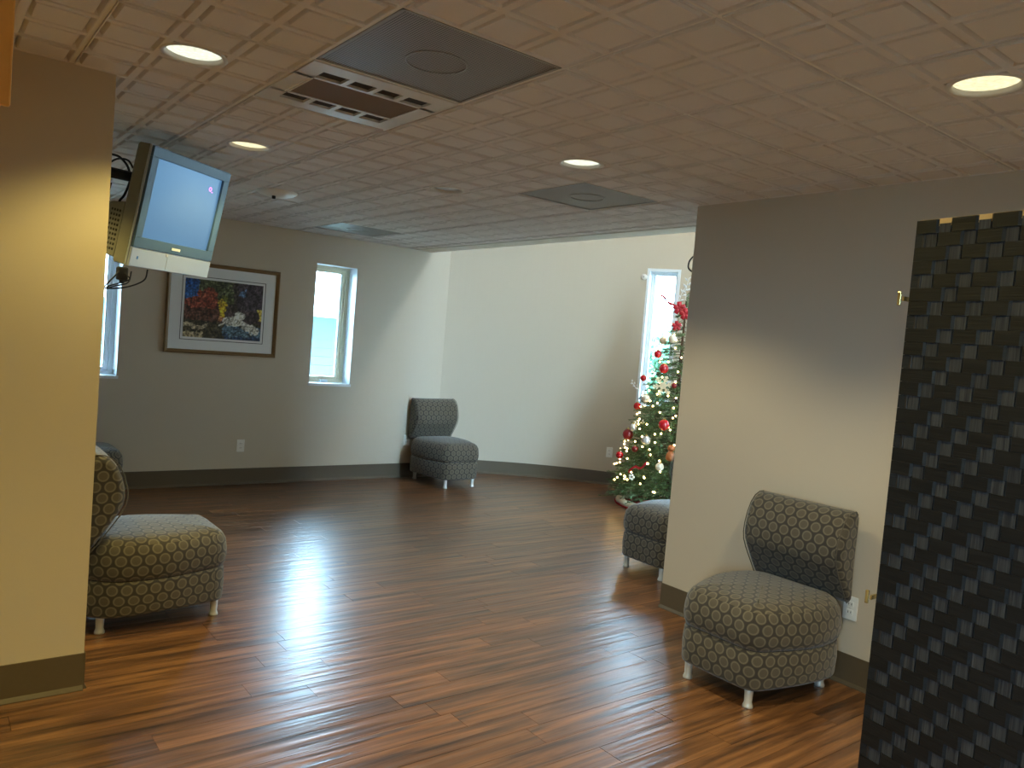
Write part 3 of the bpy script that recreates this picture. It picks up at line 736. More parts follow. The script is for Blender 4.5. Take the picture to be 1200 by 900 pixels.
# arm
arm = empty('tv_bracket', (XC - .02, YC + .14, 2.18)); tag(arm, 'black arm holding the television to the stub wall', 'bracket')
TM = tv.matrix_world
back = TM @ Vector((-.08, .13, -.155)); mid = Vector((XC - .10, YC + .62, 2.17)); rel = lambda p: Vector(p) - Vector((XC - .02, YC + .14, 2.18))
boxo('wall_plate', (-.18, .0, -.12), (-.06, .015, .12), M['black'], arm)
bm = bmesh.new(); tube(bm, [(-.12, .01, .02), rel(mid), rel(back)], .026, 10); from_bm('arm', bm, M['black'], arm)
bm = bmesh.new(); c = rel(back); abox(bm, (c.x - .035, c.y - .035, c.z - .05), (c.x + .035, c.y + .035, c.z + .05), .01); from_bm('swivel', bm, M['black'], arm)
# cables
def cable(name, px, Y, rad, label, grp=None):
    pts = []
    for (x, y_, dY) in px:
        d = ray(x, y_); t = (Y + dY - CAM[1]) / d[1]; pts.append(CAM + d * t)
    o = np.array(pts[0]); bm = bmesh.new(); tube(bm, catmull([tuple(p - o) for p in pts], 6), rad, 6)
    ob = from_bm(name, bm, M['black'], None, True); ob.location = tuple(o); tag(ob, label, 'cable', grp); return ob
cable('cable', [(128, 180, .0), (140, 184, .02), (150, 196, .04), (152, 212, .05), (146, 228, .04), (140, 236, .02), (143, 244, .03), (149, 241, .04)], 2.35, .006, 'long black cable looping down past the television arm', 'cables behind the television')
cable('cable', [(126, 192, .0), (138, 186, .02), (150, 188, .04), (156, 197, .05)], 2.45, .005, 'short black cable arching above the television arm', 'cables behind the television')
cable('cable', [(130, 214, .0), (126, 232, .0), (133, 246, .0), (129, 262, 0), (126, 280, 0)], 2.4, .006, 'black cable hanging down beside the stub wall', None)
cable('cable', [(140, 318, 0), (136, 322, .0), (128, 330, 0), (122, 337, 0), (130, 338, .02), (145, 337, .03), (160, 333, .04), (170, 327, .04), (173, 316, .03)], 2.2, .004, 'wide black cable loop dangling below the television', 'cables under the television')
cable('cable', [(146, 320, 0), (152, 327, 0), (142, 331, .02), (128, 335, .03), (124, 338, .03), (135, 335, 0), (150, 331, .02), (154, 318, .03)], 2.2, .0035, 'thin coiled black cable dangling from the plug below the television', 'cables under the television')
d = ray(143, 320); p = CAM + d * ((2.22 - CAM[1]) / d[1])
bm = bmesh.new(); abox(bm, (-.025, -.02, -.035), (.025, .02, .03), .008); lathe(bm, [(.012, -.05), (.012, -.03)], 10); o = from_bm('cable_plug', bm, M['black']); o.location = tuple(p); tag(o, 'black cable plug under the television', 'plug')
# wire hanging off the far end of the right wall
cable('wire_loop', [(821, 295, -.01), (811, 302, 0), (807, 309, 0), (808, 316, 0), (820, 323, -.01)], 1.115, .005, 'black wire curling out from behind the right wall end')

# ---------------------------------------------------------------- framed picture
PX0, PX1, PZ0, PZ1 = .088, 1.086, 1.205, 2.015
pic = empty('framed_picture', ((PX0 + PX1) / 2, YB, (PZ0 + PZ1) / 2)); tag(pic, 'wide gilt framed print of white horses running through colourful woods', 'picture')
pw, ph = (PX1 - PX0) / 2, (PZ1 - PZ0) / 2
bm = bmesh.new(); fw = .034
prof = [(0, 0), (0, .024), (.006, .03), (.014, .03), (.02, .024), (.03, .020), (fw, .012), (fw, 0)]
rings = []
for sx, sz in ((-1, -1), (1, -1), (1, 1), (-1, 1)): rings.append([bm.verts.new((sx * (pw - a), -b, sz * (ph - a))) for a, b in prof])
for k in range(4):
    a, b = rings[k], rings[(k + 1) % 4]
    for i in range(len(prof) - 1): bm.faces.new((a[i], b[i], b[i + 1], a[i + 1]))
from_bm('frame', bm, M['gold'], pic)
boxo('mat_board', (-pw + fw, -.010, -ph + fw), (pw - fw, -.001, ph - fw), M['mat'], pic)
# window line round the art and the print
ax0, ax1, az0, az1 = .240 - (PX0 + PX1) / 2, .934 - (PX0 + PX1) / 2, 1.350 - (PZ0 + PZ1) / 2, 1.868 - (PZ0 + PZ1) / 2
bm = bmesh.new(); q = .020; t = .005
for s in ((ax0 - q - t, ax1 + q + t, az1 + q, az1 + q + t), (ax0 - q - t, ax1 + q + t, az0 - q - t, az0 - q), (ax0 - q - t, ax0 - q, az0 - q, az1 + q), (ax1 + q, ax1 + q + t, az0 - q, az1 + q)):
    abox(bm, (s[0], -.0112, s[2]), (s[1], -.0098, s[3]))
from_bm('ruled_line', bm, M['ink'], pic)
def art_color(u, v):
    n = lambda s, o=0: pnoise(Vector((u * s + o, v * s * .8, o * 1.7)))
    u0_, v0_ = u, v; u = u + .035 * pnoise(Vector((u0_ * 13, v0_ * 11, .7))) + .018 * pnoise(Vector((u0_ * 34, v0_ * 30, 4.1))); v = v + .045 * pnoise(Vector((u0_ * 12, v0_ * 10, 8.3))) + .03 * pnoise(Vector((u0_ * 38, v0_ * 26, 2.2)))
    c = np.array([52, 40, 36.]) + 26 * n(14) + 20 * n(40, 3)
    if v > .52:                                   # trees and sky
        c = np.array([58, 52, 48.]) + 30 * n(22, 1)
        if u < .17 and v > .66 + .08 * n(8, 5): c = np.array([34, 84, 150.]) + (v - .8) * -60
        elif u < .42 and v < .86 - .5 * abs(u - .29) + .08 * n(12, 2): c = np.array([128, 62, 44.]) + 38 * n(30, 4) * np.array([1, .8, .6])
        elif u < .62 and v > .62: c = np.array([70, 78, 50.]) + 44 * n(26, 6)
        elif u > .68: 
            c = np.array([62, 54, 62.]) + 22 * n(30, 7)
            if v > .72 and n(7, 9) > .12: c = np.array([84, 112, 150.])
    elif v > .30:
        c = np.array([84, 54, 42.]) + 36 * n(24, 2) if u < .45 else np.array([64, 52, 54.]) + 22 * n(28, 8)
    else:
        c = np.array([62, 58, 40.]) + 34 * n(26, 3)
        if u < .30 and abs(v - .20 - .05 * n(6, 1)) < .035: c = np.array([150, 140, 116.])
        if v < .10 and u < .25: c = np.array([160, 148, 118.]) + 20 * n(30)
        if u > .5 and v < .24 + .03 * n(9, 2): c = np.array([82, 106, 122.]) + 26 * n(18, 5)
        if u > .5 and v < .06: c = np.array([44, 62, 88.])
    if v > .42: c = c + 34 * pnoise(Vector((u * 60, v * 5, 2.0))) * np.array([1, .95, .9])
    if .435 < u < .53 + .02 * n(20) and .36 < v < .66 + .03 * n(15, 3): c = np.array([206, 172, 44.]) + 24 * n(30, 2)
    if .43 < u < .52 and .33 < v <= .40: c = np.array([188, 128, 84.])
    if u > .955 and .36 < v < .56: c = np.array([206, 172, 80.])
    if math.hypot((u - .50) / .05, (v - .70) / .06) < 1: c = np.array([98, 104, 42.]) + 40 * n(40, 1)
    # pale running shapes
    u, v = .6 * u0_ + .4 * u, .6 * v0_ + .4 * v
    def ell(cx, cy, rx, ry, a=0):
        x, y = u - cx, v - cy; ca, sa = math.cos(a), math.sin(a); return math.hypot((x * ca + y * sa) / rx, (-x * sa + y * ca) / ry) < 1
    if ell(.565, .315, .075, .085) or ell(.66, .33, .085, .095, -.2) or ell(.71, .43, .075, .06, -.5) or ell(.84, .22, .095, .07, -.35) or ell(.92, .17, .05, .07) or ell(.475, .255, .05, .014, .7) or ell(.86, .13, .012, .05, .3) or ell(.775, .27, .05, .05):
        c = np.array([196, 194, 180.]) + 18 * n(22, 4)
    c = c * (1 + .75 * pnoise(Vector((u0_ * 46, v0_ * 34, 6.6))) + .5 * pnoise(Vector((u0_ * 90, v0_ * 70, 1.6))))
    return np.clip(c, 6, 235)
nx, ny = 110, 84; v, f, cols = [], [], []
for j in range(ny + 1):
    for i in range(nx + 1): v.append((ax0 + (ax1 - ax0) * i / nx, -.0115, az0 + (az1 - az0) * j / ny)); cols.append(srgb(*art_color(i / nx, j / ny)))
for j in range(ny):
    for i in range(nx): k = j * (nx + 1) + i; f.append((k, k + 1, k + nx + 2, k + nx + 1))
pr_ = pyd('print', v, f, None, pic); at = pr_.data.color_attributes.new('ink', 'FLOAT_COLOR', 'POINT'); at.data.foreach_set('color', np.array(cols, dtype=np.float32).ravel())
m, nt, b = newmat('print_ink'); a = N(nt, 'ShaderNodeVertexColor'); a.layer_name = 'ink'; L(nt, a.outputs[0], b.inputs['Base Color']); b.inputs['Roughness'].default_value = .5; pr_.data.materials.append(m)
# ---------------------------------------------------------------- outlets and small wall devices
def outlet(loc, n, label):
    r = empty('wall_outlet', loc, math.atan2(n[1], n[0]) + PI / 2)     # local -y faces the room
    boxo('cover_plate', (-.036, -.007, -.058), (.036, 0, .058), M['plastic_white'], r, .003)
    for z in (-.02, .02):
        bm = bmesh.new(); abox(bm, (-.017, -.0095, z - .014), (.017, -.005, z + .014), .004); k = from_bm('receptacle', bm, M['plastic_grey'] if z > 9 else M['plastic_white'], r)
        for x in (-.007, .007): boxo('slot', (x - .0015, -.0101, z - .004), (x + .0015, -.0085, z + .006), M['slot'], k)
    bm = bmesh.new(); lathe(bm, [(.003, -.001), (.003, .001)], 8); s = from_bm('screw', bm, M['leg'], r); s.location = (0, -.007, 0); s.rotation_euler = (PI / 2, 0, 0)
    tag(r, label, 'outlet', 'white wall outlets')
outlet((.82, YB, .365), (0, -1), 'white outlet on the back wall below the framed picture')
outlet((2.60, YB, .40), (0, -1), 'white outlet on the back wall behind the corner chair')
outlet((XR, -.095, .378), (-1, 0), 'white outlet on the right wall behind the near chair')
an = math.radians(37.9); outlet((AC[0] + AR * math.cos(an), AC[1] + AR * math.sin(an), .376), (-math.cos(an), -math.sin(an)), 'white outlet on the bow wall beside the tree')
an = math.radians(34.6); r = empty('alarm_sensor', (AC[0] + AR * math.cos(an), AC[1] + AR * math.sin(an), 2.40), an + PI / 2)
bm = bmesh.new(); lathe(bm, [(.035, 0), (.035, .012), (.028, .022), (.001, .024)], 16); o = from_bm('sensor_body', bm, M['plastic_white'], r, True); o.rotation_euler = (PI / 2, 0, 0)
boxo('sensor_window', (-.008, -.026, -.008), (.008, -.02, .008), M['plastic_grey'], r)
r.rotation_euler = (0, 0, an - PI / 2 + PI)
r.rotation_euler = (0, 0, an - PI / 2)
tag(r, 'small white round sensor beside the bow window', 'sensor')

# ---------------------------------------------------------------- woven screen
def woven_panel(parent, width, height, z0):
    """local: x along the panel, y depth, z up"""
    cw, rh = .0225, .0235; nc = int((width - .03) / cw); nr = int((height - .012) / rh); T = .012 + nr * rh
    for x in (.0, width - .016): boxo('post', (x, -.001, 0), (x + .016, .012, z0 + T - .013), M['black_wood'], parent, .002)
    boxo('rail', (.002, -.001, z0 + T - .012), (width - .002, .007, z0 + T + .0008), M['pine_wood'], parent); boxo('rail', (.016, -.008, z0), (width - .016, .008, z0 + .02), M['black_wood'], parent)
    # horizontal strips pass over two and under one; phases shift row by row
    meshes = []
    for ph in range(3):
        bm = bmesh.new(); xs = []; rings = []
        pts = [(-.0005, .003)]
        for c in range(nc):
            xc = .016 + (c + .5) * cw; d = .0030 if (c + ph) % 3 else -.0026
            pts += [(xc - cw * .36, d), (xc + cw * .36, d)]
        pts.append((width + .0005, .003)); pts = [(p[0], -p[1]) for p in pts]
        for (x, yv) in pts: rings.append([bm.verts.new((x, yv - .0012, 0)), bm.verts.new((x, yv - .0012, rh * .985)), bm.verts.new((x, yv + .0012, rh * .985)), bm.verts.new((x, yv + .0012, 0))])
        for a, b in zip(rings, rings[1:]):
            for k in range(4): bm.faces.new((a[k], a[(k + 1) % 4], b[(k + 1) % 4], b[k]))
        bm.faces.new(rings[0]); bm.faces.new(rings[-1]); bmesh.ops.recalc_face_normals(bm, faces=bm.faces)
        me = bpy.data.meshes.new('woven_strip'); bm.to_mesh(me); bm.free(); me.materials.append(M['strip_h']); meshes.append(me)
    for r_ in range(nr): o = link('woven_strip', meshes[(r_ * 2) % 3], None, parent); o.location = (0, 0, z0 + .012 + r_ * rh)
    vm = []
    for c in range(nc):
        o = boxo('upright_strip', (-cw * .44, -.0016, 0), (cw * .44, .0016, T - .014), M['strip_v'], parent) if c == 0 else link('upright_strip', vm[0], None, parent)
        if c == 0: vm.append(o.data)
        o.location = (.016 + (c + .5) * cw, 0, z0 + .006)
scr_root = empty('folding_screen', (-.268, -1.328, 0)); tag(scr_root, 'dark woven folding screen with brass hinges', 'room divider')
SH = 1.752
dirv = math.atan2(-.172, -.027)
pnl = empty('screen_panel', (0, 0, 0), dirv); pnl.parent = scr_root
woven_panel(pnl, .42, SH, .05)
p2 = empty('screen_panel', (.022, -.002, 0), dirv + .16); p2.parent = scr_root
for x in (.0, .404): boxo('post', (x, -.010, 0), (x + .016, .010, SH + .046), M['black_wood'], p2, .002)
boxo('backing', (.016, -.004, .06), (.404, .004, SH + .04), M['black_wood'], p2)
for z in (1.665, 1.125):
    bm = bmesh.new(); abox(bm, (-.024, .002, -.012), (-.020, .008, .012), .0008); abox(bm, (-.022, -.003, -.004), (.0, .0, .004)); o = from_bm('hinge', bm, M['brass'], scr_root); o.location = (.016, .012, z)

# honey coloured wall box on the stub wall
r = empty('wall_cabinet', (-1.60, YC, 2.16)); tag(r, 'honey coloured wooden wall box high on the stub wall', 'cabinet')
x_r = -1.452 + 1.60
boxo('body', (x_r - .46, -.62, -.035), (x_r - .012, 0, .26), M['orange_wood'], r, .004)
boxo('front_panel', (x_r - .47, -.645, -.062), (x_r, -.62, .262), M['orange_wood'], r, .006)

# ---------------------------------------------------------------- christmas tree
TC = np.array([4.52, 3.22]); TH = 2.16; TR = .64
tree = empty('christmas_tree', (TC[0], TC[1], 0)); tag(tree, 'green artificial christmas tree glowing with lights by the bow window', 'christmas tree')
bm = bmesh.new(); tube(bm, [(0, 0, .05), (0, 0, 1.2), (0, 0, 2.1)], [.03, .02, .008], 10); from_bm('trunk', bm, M['trunk'], tree)
bm = bmesh.new()
for k in range(3):
    a = k * 2 * PI / 3; tube(bm, [(0, 0, .16), (.12 * math.cos(a), .12 * math.sin(a), .08), (.28 * math.cos(a), .28 * math.sin(a), .015)], .012, 6)
from_bm('stand', bm, M['black'], tree)
def trad(z): return TR * max(.03, 1 - ((z - .16) / (TH - .16))) ** .92
rt = random.Random(11); nv, nf = [], []
def needle(p, d, ln):
    s = Vector((rt.uniform(-1, 1), rt.uniform(-1, 1), rt.uniform(-1, 1))).cross(d).normalized() * .0032
    k = len(nv); nv.extend([p - s, p + s, p + d * ln]); nf.append((k, k + 1, k + 2))
def twig(p0, p1, step=.0065):
    ax = (p1 - p0); ln = ax.length; ax = ax / ln; m = int(ln / step)
    a0 = ax.orthogonal().normalized(); b0 = ax.cross(a0)
    for i in range(m):
        t = i / m; p = p0 + ax * ln * t
        for _ in range(2):
            th = rt.random() * 2 * PI; d = (ax * rt.uniform(.5, .9) + (a0 * math.cos(th) + b0 * math.sin(th))).normalized(); needle(p, d, rt.uniform(.028, .045) * (1 - .3 * t))
nb = 330; stems = bmesh.new()
for i in range(nb):
    t = (i + .5) / nb; z = .09 + (TH - .17) * (1 - math.sqrt(1 - t)) ; a = i * 2.39996 + rt.uniform(-.2, .2); R_ = trad(z) * rt.uniform(.84, 1.06) + .03
    dr = Vector((math.cos(a), math.sin(a), 0)); p0 = Vector((0, 0, z + .10 * R_)); p1 = dr * R_ + Vector((0, 0, z + rt.uniform(-.05, .05) - .02))
    tube(stems, [p0, p1], [.004, .002], 4)
    st = p0 + (p1 - p0) * .35; twig(st, p1)
    for s in (-1, 1):
        for q in (.45, .68):
            b0_ = p0 + (p1 - p0) * q; sd = Vector((-dr.y, dr.x, 0)) * s; e = b0_ + (dr * .7 + sd * .8 + Vector((0, 0, rt.uniform(-.2, .25)))).normalized() * R_ * (.42 if q < .6 else .3)
            twig(b0_, e, .0085)
for k in range(3): twig(Vector((0, 0, TH - .2)), Vector((rt.uniform(-.05, .05), rt.uniform(-.05, .05), TH + .02)), .005)
fo = pyd('foliage', nv, nf, M['needles'], tree); fo['kind'] = 'stuff'
from_bm('branches', stems, M['trunk'], tree)['kind'] = 'stuff'
# skirt
r = empty('tree_skirt', (TC[0], TC[1], 0)); tag(r, 'red felt tree skirt with white plush trim on the floor', 'tree skirt')
bm = bmesh.new(); n = 48; rings = []
for (rad, z) in ((.06, .05), (.2, .028), (.40, .02), (.44, .012)):
    rings.append([bm.verts.new((rad * math.cos(2 * PI * i / n), rad * math.sin(2 * PI * i / n), z + .008 * math.sin(i * 1.3))) for i in range(n)])
for a, b in zip(rings, rings[1:]):
    for i in range(n): bm.faces.new((a[i], a[(i + 1) % n], b[(i + 1) % n], b[i]))
from_bm('felt', bm, M['felt_red'], r, True)
bm = bmesh.new(); tube(bm, [((.49 + .012 * math.sin(i * 2.1)) * math.cos(2 * PI * i / n), (.49 + .012 * math.sin(i * 2.1)) * math.sin(2 * PI * i / n), .034) for i in range(n + 1)], .034, 8, False); o = from_bm('plush_trim', bm, M['plush'], r, True)
bm = bmesh.new(); tube(bm, [(.53 * math.cos(2 * PI * i / n), .53 * math.sin(2 * PI * i / n), .008) for i in range(n + 1)], .008, 6, False); from_bm('red_edging', bm, M['felt_red'], r, True)
# light string: bulbs are parts of the string
ls = empty('light_string', (TC[0], TC[1], 0)); tag(ls, 'string of warm white mini lights wound round the christmas tree', 'string lights')
bm = bmesh.new(); wire = []; bulbs = []
for i in range(420):
    t = i / 419; z = .24 + (TH - .34) * (t ** 1.15); a = t * 2 * PI * 11; R_ = trad(z) * .93 + .015 * math.sin(i * 1.7); wire.append((R_ * math.cos(a), R_ * math.sin(a), z + .02 * math.sin(i * .9)))
tube(bm, wire, .0022, 4); from_bm('wire', bm, plain('green_wire', srgb(30, 52, 32), .5), ls)
bm = bmesh.new(); bmesh.ops.create_icosphere(bm, subdivisions=1, radius=.0095); me = bpy.data.meshes.new('mini_bulb'); bm.to_mesh(me); bm.free(); me.materials.append(M['glow_bulb'])
rl = random.Random(5); acc = 0; last = None
nbulb = 0
for i in range(310):
    t = (i + .5) / 310; z = .22 + (TH - .36) * (1 - math.sqrt(1 - t)) + rl.uniform(-.03, .03); a = i * 2.39996 * 1.7 + rl.uniform(-.3, .3); R_ = trad(z) * rl.uniform(.86, 1.04)
    p = (R_ * math.cos(a), R_ * math.sin(a), z)
    vx = np.array([TC[0] + p[0], TC[1] + p[1]]) - TC; vc = CAM[:2] - TC
    if vx @ vc < -.15 * np.linalg.norm(vx) * np.linalg.norm(vc): continue
    o = link('mini_bulb', me, None, ls); o.location = p
# ornaments: seen through pixels, put on the tree's own surface
def on_tree(x, y, out=.0):
    d = ray(x, y); best = None
    for k in range(400):
        t = 6.3 + k * .006; p = CAM + d * t
        rr = math.hypot(p[0] - TC[0], p[1] - TC[1]); R_ = trad(p[2]) + out
        g = rr - R_
        if best is None or g < best[0]: best = (g, p)
        if g < 0: return p
    return best[1]
def ball(x, y, rad, mat, label, grp):
    p = on_tree(x, y); r = empty('ornament_ball', tuple(p))
    bm = bmesh.new(); bmesh.ops.create_uvsphere(bm, u_segments=20, v_segments=14, radius=rad); from_bm('globe', bm, mat, r, True)
    bm = bmesh.new(); lathe(bm, [(.3 * rad, .93 * rad), (.28 * rad, 1.12 * rad), (.05 * rad, 1.16 * rad)], 12); from_bm('cap', bm, M['gold_cap'], r)
    bm = bmesh.new(); tube(bm, [(.08 * rad * math.cos(q), 0, 1.25 * rad + .14 * rad * math.sin(q)) for q in np.linspace(0, 2 * PI, 10)], .0015, 4); from_bm('hook', bm, M['gold_cap'], r)
    tag(r, label, 'ornament', grp)
for (x, y, rp, mat, lab, g) in [
    (778, 432, 5.5, 'red', 'large red glass ball just above the wooden snowflake on the tree', None), (754, 443, 3.6, 'red', 'small red glass ball left of the wooden snowflake on the tree', None),
    (747, 476, 4.6, 'red', 'red glass ball just above a silver leaf spray low on the tree', None), (778, 498, 6.2, 'red', 'largest bright red glass ball halfway down the tree', None), (736, 509, 6.4, 'dark_red', 'large dark red ball at the tree edge', None),
    (726, 533, 4.4, 'red', 'red glass ball on a low outer branch beside the outlet', None), (771, 415, 4.6, 'red', 'red glass ball between the cream balls and the large red ball', None), (744, 526, 3.6, 'dark_red', 'dark red ball at the tree edge, smaller', None),
    (777, 399, 4.4, 'cream', 'smaller cream ball of the pair below the treetop bows', None), (788, 397, 4.8, 'cream', 'bigger cream ball of the pair below the treetop bows', None), (757, 467, 4.6, 'cream', 'cream ball on the outer side of the wooden snowflake', None),
    (742, 501, 4.6, 'silverglass', 'silver ball under a silver leaf spray on the tree', None), (757, 516, 5.2, 'silverglass', 'silver ball with a bow on top on the tree', None), (773, 547, 4.6, 'cream', 'cream ball low on the tree beside the brown figure', None),
    (790, 452, 3.2, 'dark_red', 'tiny dark red ball right of the wooden snowflake', None)]:
    ball(x, y, rp * 8.0 / F_PX, M[mat], lab, g)
# snowflake facing the room
p = on_tree(777, 452, .03); r = empty('snowflake_ornament', tuple(p)); fc = Vector(CAM - p); fc.z = 0; fc.normalize(); rv = Vector((-fc.y, fc.x, 0)); upv = Vector((0, 0, 1))
def flat(p2, th=.004): return rv * p2[0] + upv * p2[1]
Rf = 11.5 * 8.0 / F_PX
def bar(bm, a, b, wd):
    a = Vector(a); b = Vector(b); t = (b - a).normalized(); n = Vector((-t.y, t.x)) * wd / 2; vs = []
    for o_ in (-.003, .003):
        for q in (a - n, b - n, b + n, a + n): vs.append(bm.verts.new(rv * q.x + upv * q.y + fc * o_))
    for q in ((0, 1, 2, 3), (4, 5, 6, 7), (0, 1, 5, 4), (1, 2, 6, 5), (2, 3, 7, 6), (3, 0, 4, 7)): bm.faces.new([vs[k] for k in q])
for k in range(6):
    bm = bmesh.new(); a = k * PI / 3 + .2; e = Vector((math.cos(a), math.sin(a)))
    bar(bm, (0, 0), e * Rf, Rf * .17)
    for s in (-1, 1):
        q = Vector((math.cos(a + s * .8), math.sin(a + s * .8)))
        for t, l in ((.42, .34), (.72, .26)): bar(bm, e * Rf * t, e * Rf * t + q * Rf * l, Rf * .12)
    from_bm('arm', bm, M['snow'], r)
bm = bmesh.new(); 
for k in range(6): a = k * PI / 3 + .2; b2 = a + PI / 3; bar(bm, (Rf * .3 * math.cos(a), Rf * .3 * math.sin(a)), (Rf * .3 * math.cos(b2), Rf * .3 * math.sin(b2)), Rf * .14)
from_bm('centre', bm, M['snow'], r)
tag(r, 'cream wooden snowflake hanging on the christmas tree', 'ornament')
# sprays, ribbon, bow, flower, brown figure
def spray(x, y, ln, ang, label, grp, leaves=7):
    p = on_tree(x, y, .02); r = empty('glitter_spray', tuple(p)); fcv = Vector(CAM - p); fcv.z = 0; fcv.normalize(); rvv = Vector((-fcv.y, fcv.x, 0))
    d = rvv * math.cos(ang) + upv * math.sin(ang); sd = rvv * -math.sin(ang) + upv * math.cos(ang)
    bm = bmesh.new(); tube(bm, [Vector((0, 0, 0)), d * ln * .5 + sd * .012, d * ln], .0026, 5); from_bm('stem', bm, M['glitter'], r)
    for k in range(leaves):
        t = (k + 1) / leaves; s = 1 if k % 2 else -1; c = d * ln * t; e = (d * .7 + sd * s * .8).normalized() * ln * .26; w_ = fcv * .004 + d.cross(fcv) * .0
        n = e.normalized().cross(fcv) * .009
        pyd('leaf', [c, c + e * .5 + n, c + e, c + e * .5 - n, c + e * .5 + fcv * .006], [(0, 1, 4), (1, 2, 4), (2, 3, 4), (3, 0, 4), (0, 3, 2, 1)], M['glitter'], r)
    tag(r, label, 'tree decoration', grp)
spray(795, 356, .20, 1.25, 'slanting silver glitter twig rising from the treetop', 'treetop silver twigs'); spray(803, 352, .22, 1.5, 'upright silver glitter twig rising from the treetop', 'treetop silver twigs')
spray(742, 494, .10, .1, 'silver leaf spray on the lower left of the tree', None); spray(750, 458, .12, 2.4, 'silver leaf spray beside the wooden snowflake', None); spray(768, 440, .10, 2.0, 'silver leaf spray near the large red ball', None)
def ribbon(px, label, wd=.03):
    P = [on_tree(x, y, .02) for x, y in px]; o = np.array(P[0]); pts = catmull([tuple(np.array(q) - o) for q in P], 6); bm = bmesh.new(); rows = []
    for i, q in enumerate(pts): tw = math.sin(i * .9) * .4; s = Vector((0, math.sin(tw) * wd, math.cos(tw) * wd)) / 2; rows.append((bm.verts.new(Vector(q) - s), bm.verts.new(Vector(q) + s)))
    for a, b in zip(rows, rows[1:]): bm.faces.new((a[0], b[0], b[1], a[1]))
    ob = from_bm('ribbon', bm, M['ribbon'], None, True); sm = ob.modifiers.new('thickness', 'SOLIDIFY'); sm.thickness = .002; ob.location = tuple(o); tag(ob, label, 'ribbon')
ribbon([(774, 345), (780, 350), (784, 355), (790, 357)], 'curly red ribbon tail sticking out at the treetop')
ribbon([(736, 553), (744, 547), (750, 549), (758, 542)], 'red ribbon draped low on the tree')
def bow(x, y, s, label):
    p = on_tree(x, y, .03); r = empty('ribbon_bow', tuple(p)); fcv = Vector(CAM - p); fcv.z = 0; fcv.normalize(); rvv = Vector((-fcv.y, fcv.x, 0))
    for k in range(5):
        a = k * 2 * PI / 5 + .4; d = rvv * math.cos(a) + upv * math.sin(a); bm = bmesh.new(); rows = []
        for i in range(9):
            q = i / 8 * 2 * PI; c = d * s * (.5 - .5 * math.cos(q)) + fcv * s * .28 * math.sin(q); n = d.cross(fcv) * s * .36; rows.append((bm.verts.new(c - n), bm.verts.new(c + n)))
        for u, v2 in zip(rows, rows[1:]): bm.faces.new((u[0], v2[0], v2[1], u[1]))
        ob = from_bm('bow_loop', bm, M['ribbon'], r, True); sm = ob.modifiers.new('thickness', 'SOLIDIFY'); sm.thickness = .0015
    bm = bmesh.new(); bmesh.ops.create_icosphere(bm, subdivisions=2, radius=s * .2); from_bm('knot', bm, M['ribbon'], r, True)
    tag(r, label, 'bow')
bow(796, 361, .065, 'red ribbon bow at the treetop'); bow(803, 368, .06, 'red ribbon bow just under the treetop bow'); bow(793, 382, .05, 'small red bow on the upper tree')
p = on_tree(740, 559, .02); r = empty('white_flower', tuple(p))
for k in range(5):
    a = k * 2 * PI / 5; bm = bmesh.new(); bmesh.ops.create_icosphere(bm, subdivisions=1, radius=.014, matrix=Matrix.Translation(rv * .02 * math.cos(a) + upv * .02 * math.sin(a))); from_bm('petal', bm, M['plastic_white'], r, True)
tag(r, 'small white flower near the bottom of the tree', 'ornament')
p = on_tree(786, 531, .02); r = empty('gingerbread_ornament', tuple(p))
bm = bmesh.new(); bmesh.ops.create_uvsphere(bm, u_segments=14, v_segments=10, radius=.035, matrix=Matrix.Translation((0, 0, .045))); from_bm('head', bm, M['brown_orn'], r, True)
bm = bmesh.new(); lathe(bm, [(.02, -.075), (.045, -.06), (.04, -.01), (.02, .02)], 14); from_bm('body', bm, M['brown_orn'], r, True)
tag(r, 'brown figure ornament half hidden by the right wall end', 'ornament')

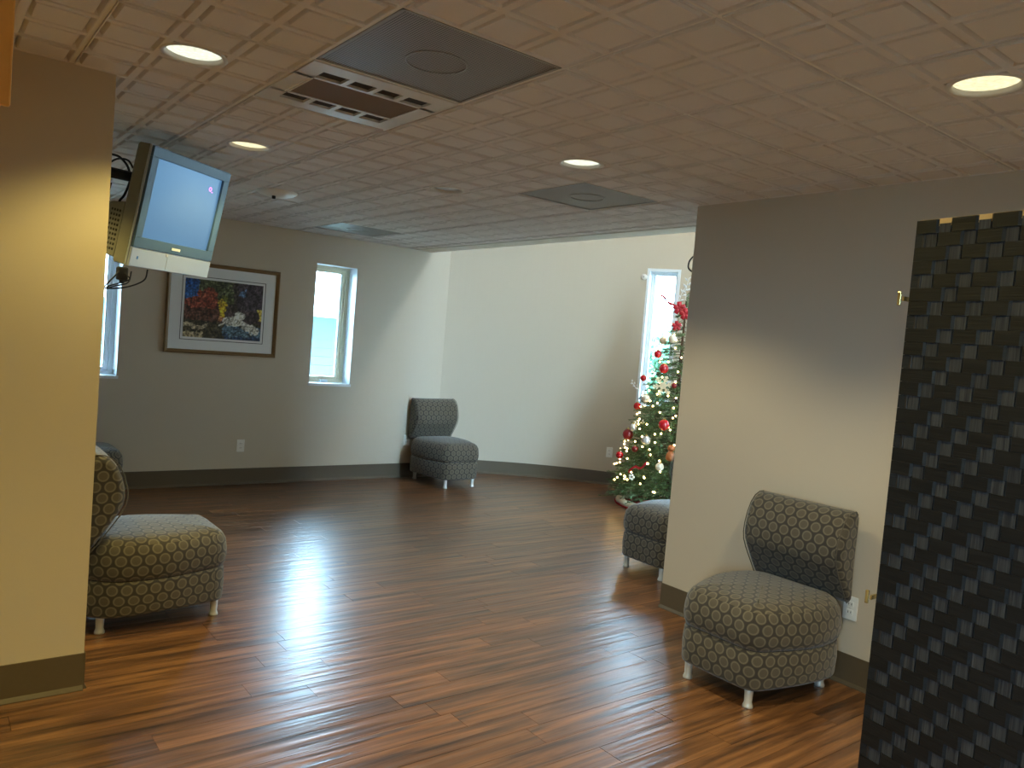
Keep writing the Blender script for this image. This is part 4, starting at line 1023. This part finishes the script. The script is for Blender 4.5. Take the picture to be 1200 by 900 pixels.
# ---------------------------------------------------------------- outside
struct(boxo('ground', (-30, -30, -.5), (45, 45, -.4), M['ground']), 'ground outside the windows')
hs = empty('neighbour_house', (5.4, 12.5, -.4)); tag(hs, 'white eaved house with shaded porch seen through the back wall window', 'house')
boxo('porch_floor', (-5, 0, 0), (5, 2.6, .06), M['house_trim'], hs)
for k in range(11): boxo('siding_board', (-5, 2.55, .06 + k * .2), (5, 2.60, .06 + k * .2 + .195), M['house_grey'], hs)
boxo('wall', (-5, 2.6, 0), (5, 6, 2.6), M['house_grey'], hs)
boxo('porch_ceiling', (-5.2, .05, 2.22), (5.2, 2.6, 2.30), M['house_trim'], hs)
boxo('fascia', (-5.3, -.05, 2.14), (5.3, .05, 2.31), M['house_trim'], hs)
for x in (-4.8, -1.6, 1.9, 4.8): boxo('porch_post', (x, .02, .06), (x + .1, .12, 2.2), M['house_trim'], hs, .01)
bm = bmesh.new(); v = [bm.verts.new(p) for p in ((-5.3, -.05, 2.31), (5.3, -.05, 2.31), (5.3, 3, 3.4), (-5.3, 3, 3.4), (-5.3, 6, 2.4), (5.3, 6, 2.4))]
for q in ((0, 1, 2, 3), (3, 2, 5, 4), (0, 3, 4), (1, 5, 2), (0, 4, 5, 1)): bm.faces.new([v[k] for k in q])
from_bm('roof', bm, M['siding'], hs)
d = ray(775, 415); p = CAM + d * 15; rb = random.Random(4)
tr = empty('garden_tree', (p[0], p[1], -.4)); tag(tr, 'pale green tree outside the bow window', 'tree')
bm = bmesh.new(); tube(bm, [(0, 0, 0), (.05, 0, 1.2), (0, .05, 2.0)], [.09, .06, .03], 8); from_bm('trunk', bm, M['trunk'], tr)
v, f = [], []
for k in range(2600):
    a, b, q = rb.random() * 2 * PI, math.acos(rb.uniform(-1, 1)), rb.random() ** .4; c = Vector((1.1 * q * math.sin(b) * math.cos(a), 1.1 * q * math.sin(b) * math.sin(a), 1.75 + .85 * q * math.cos(b)))
    e = Vector((rb.uniform(-1, 1), rb.uniform(-1, 1), rb.uniform(-1, 1))).normalized() * .09; g = e.orthogonal().normalized() * .045; i = len(v); v += [c - e, c + g, c + e, c - g]; f.append((i, i + 1, i + 2, i + 3))
pyd('foliage', v, f, M['bush'], tr)['kind'] = 'stuff'
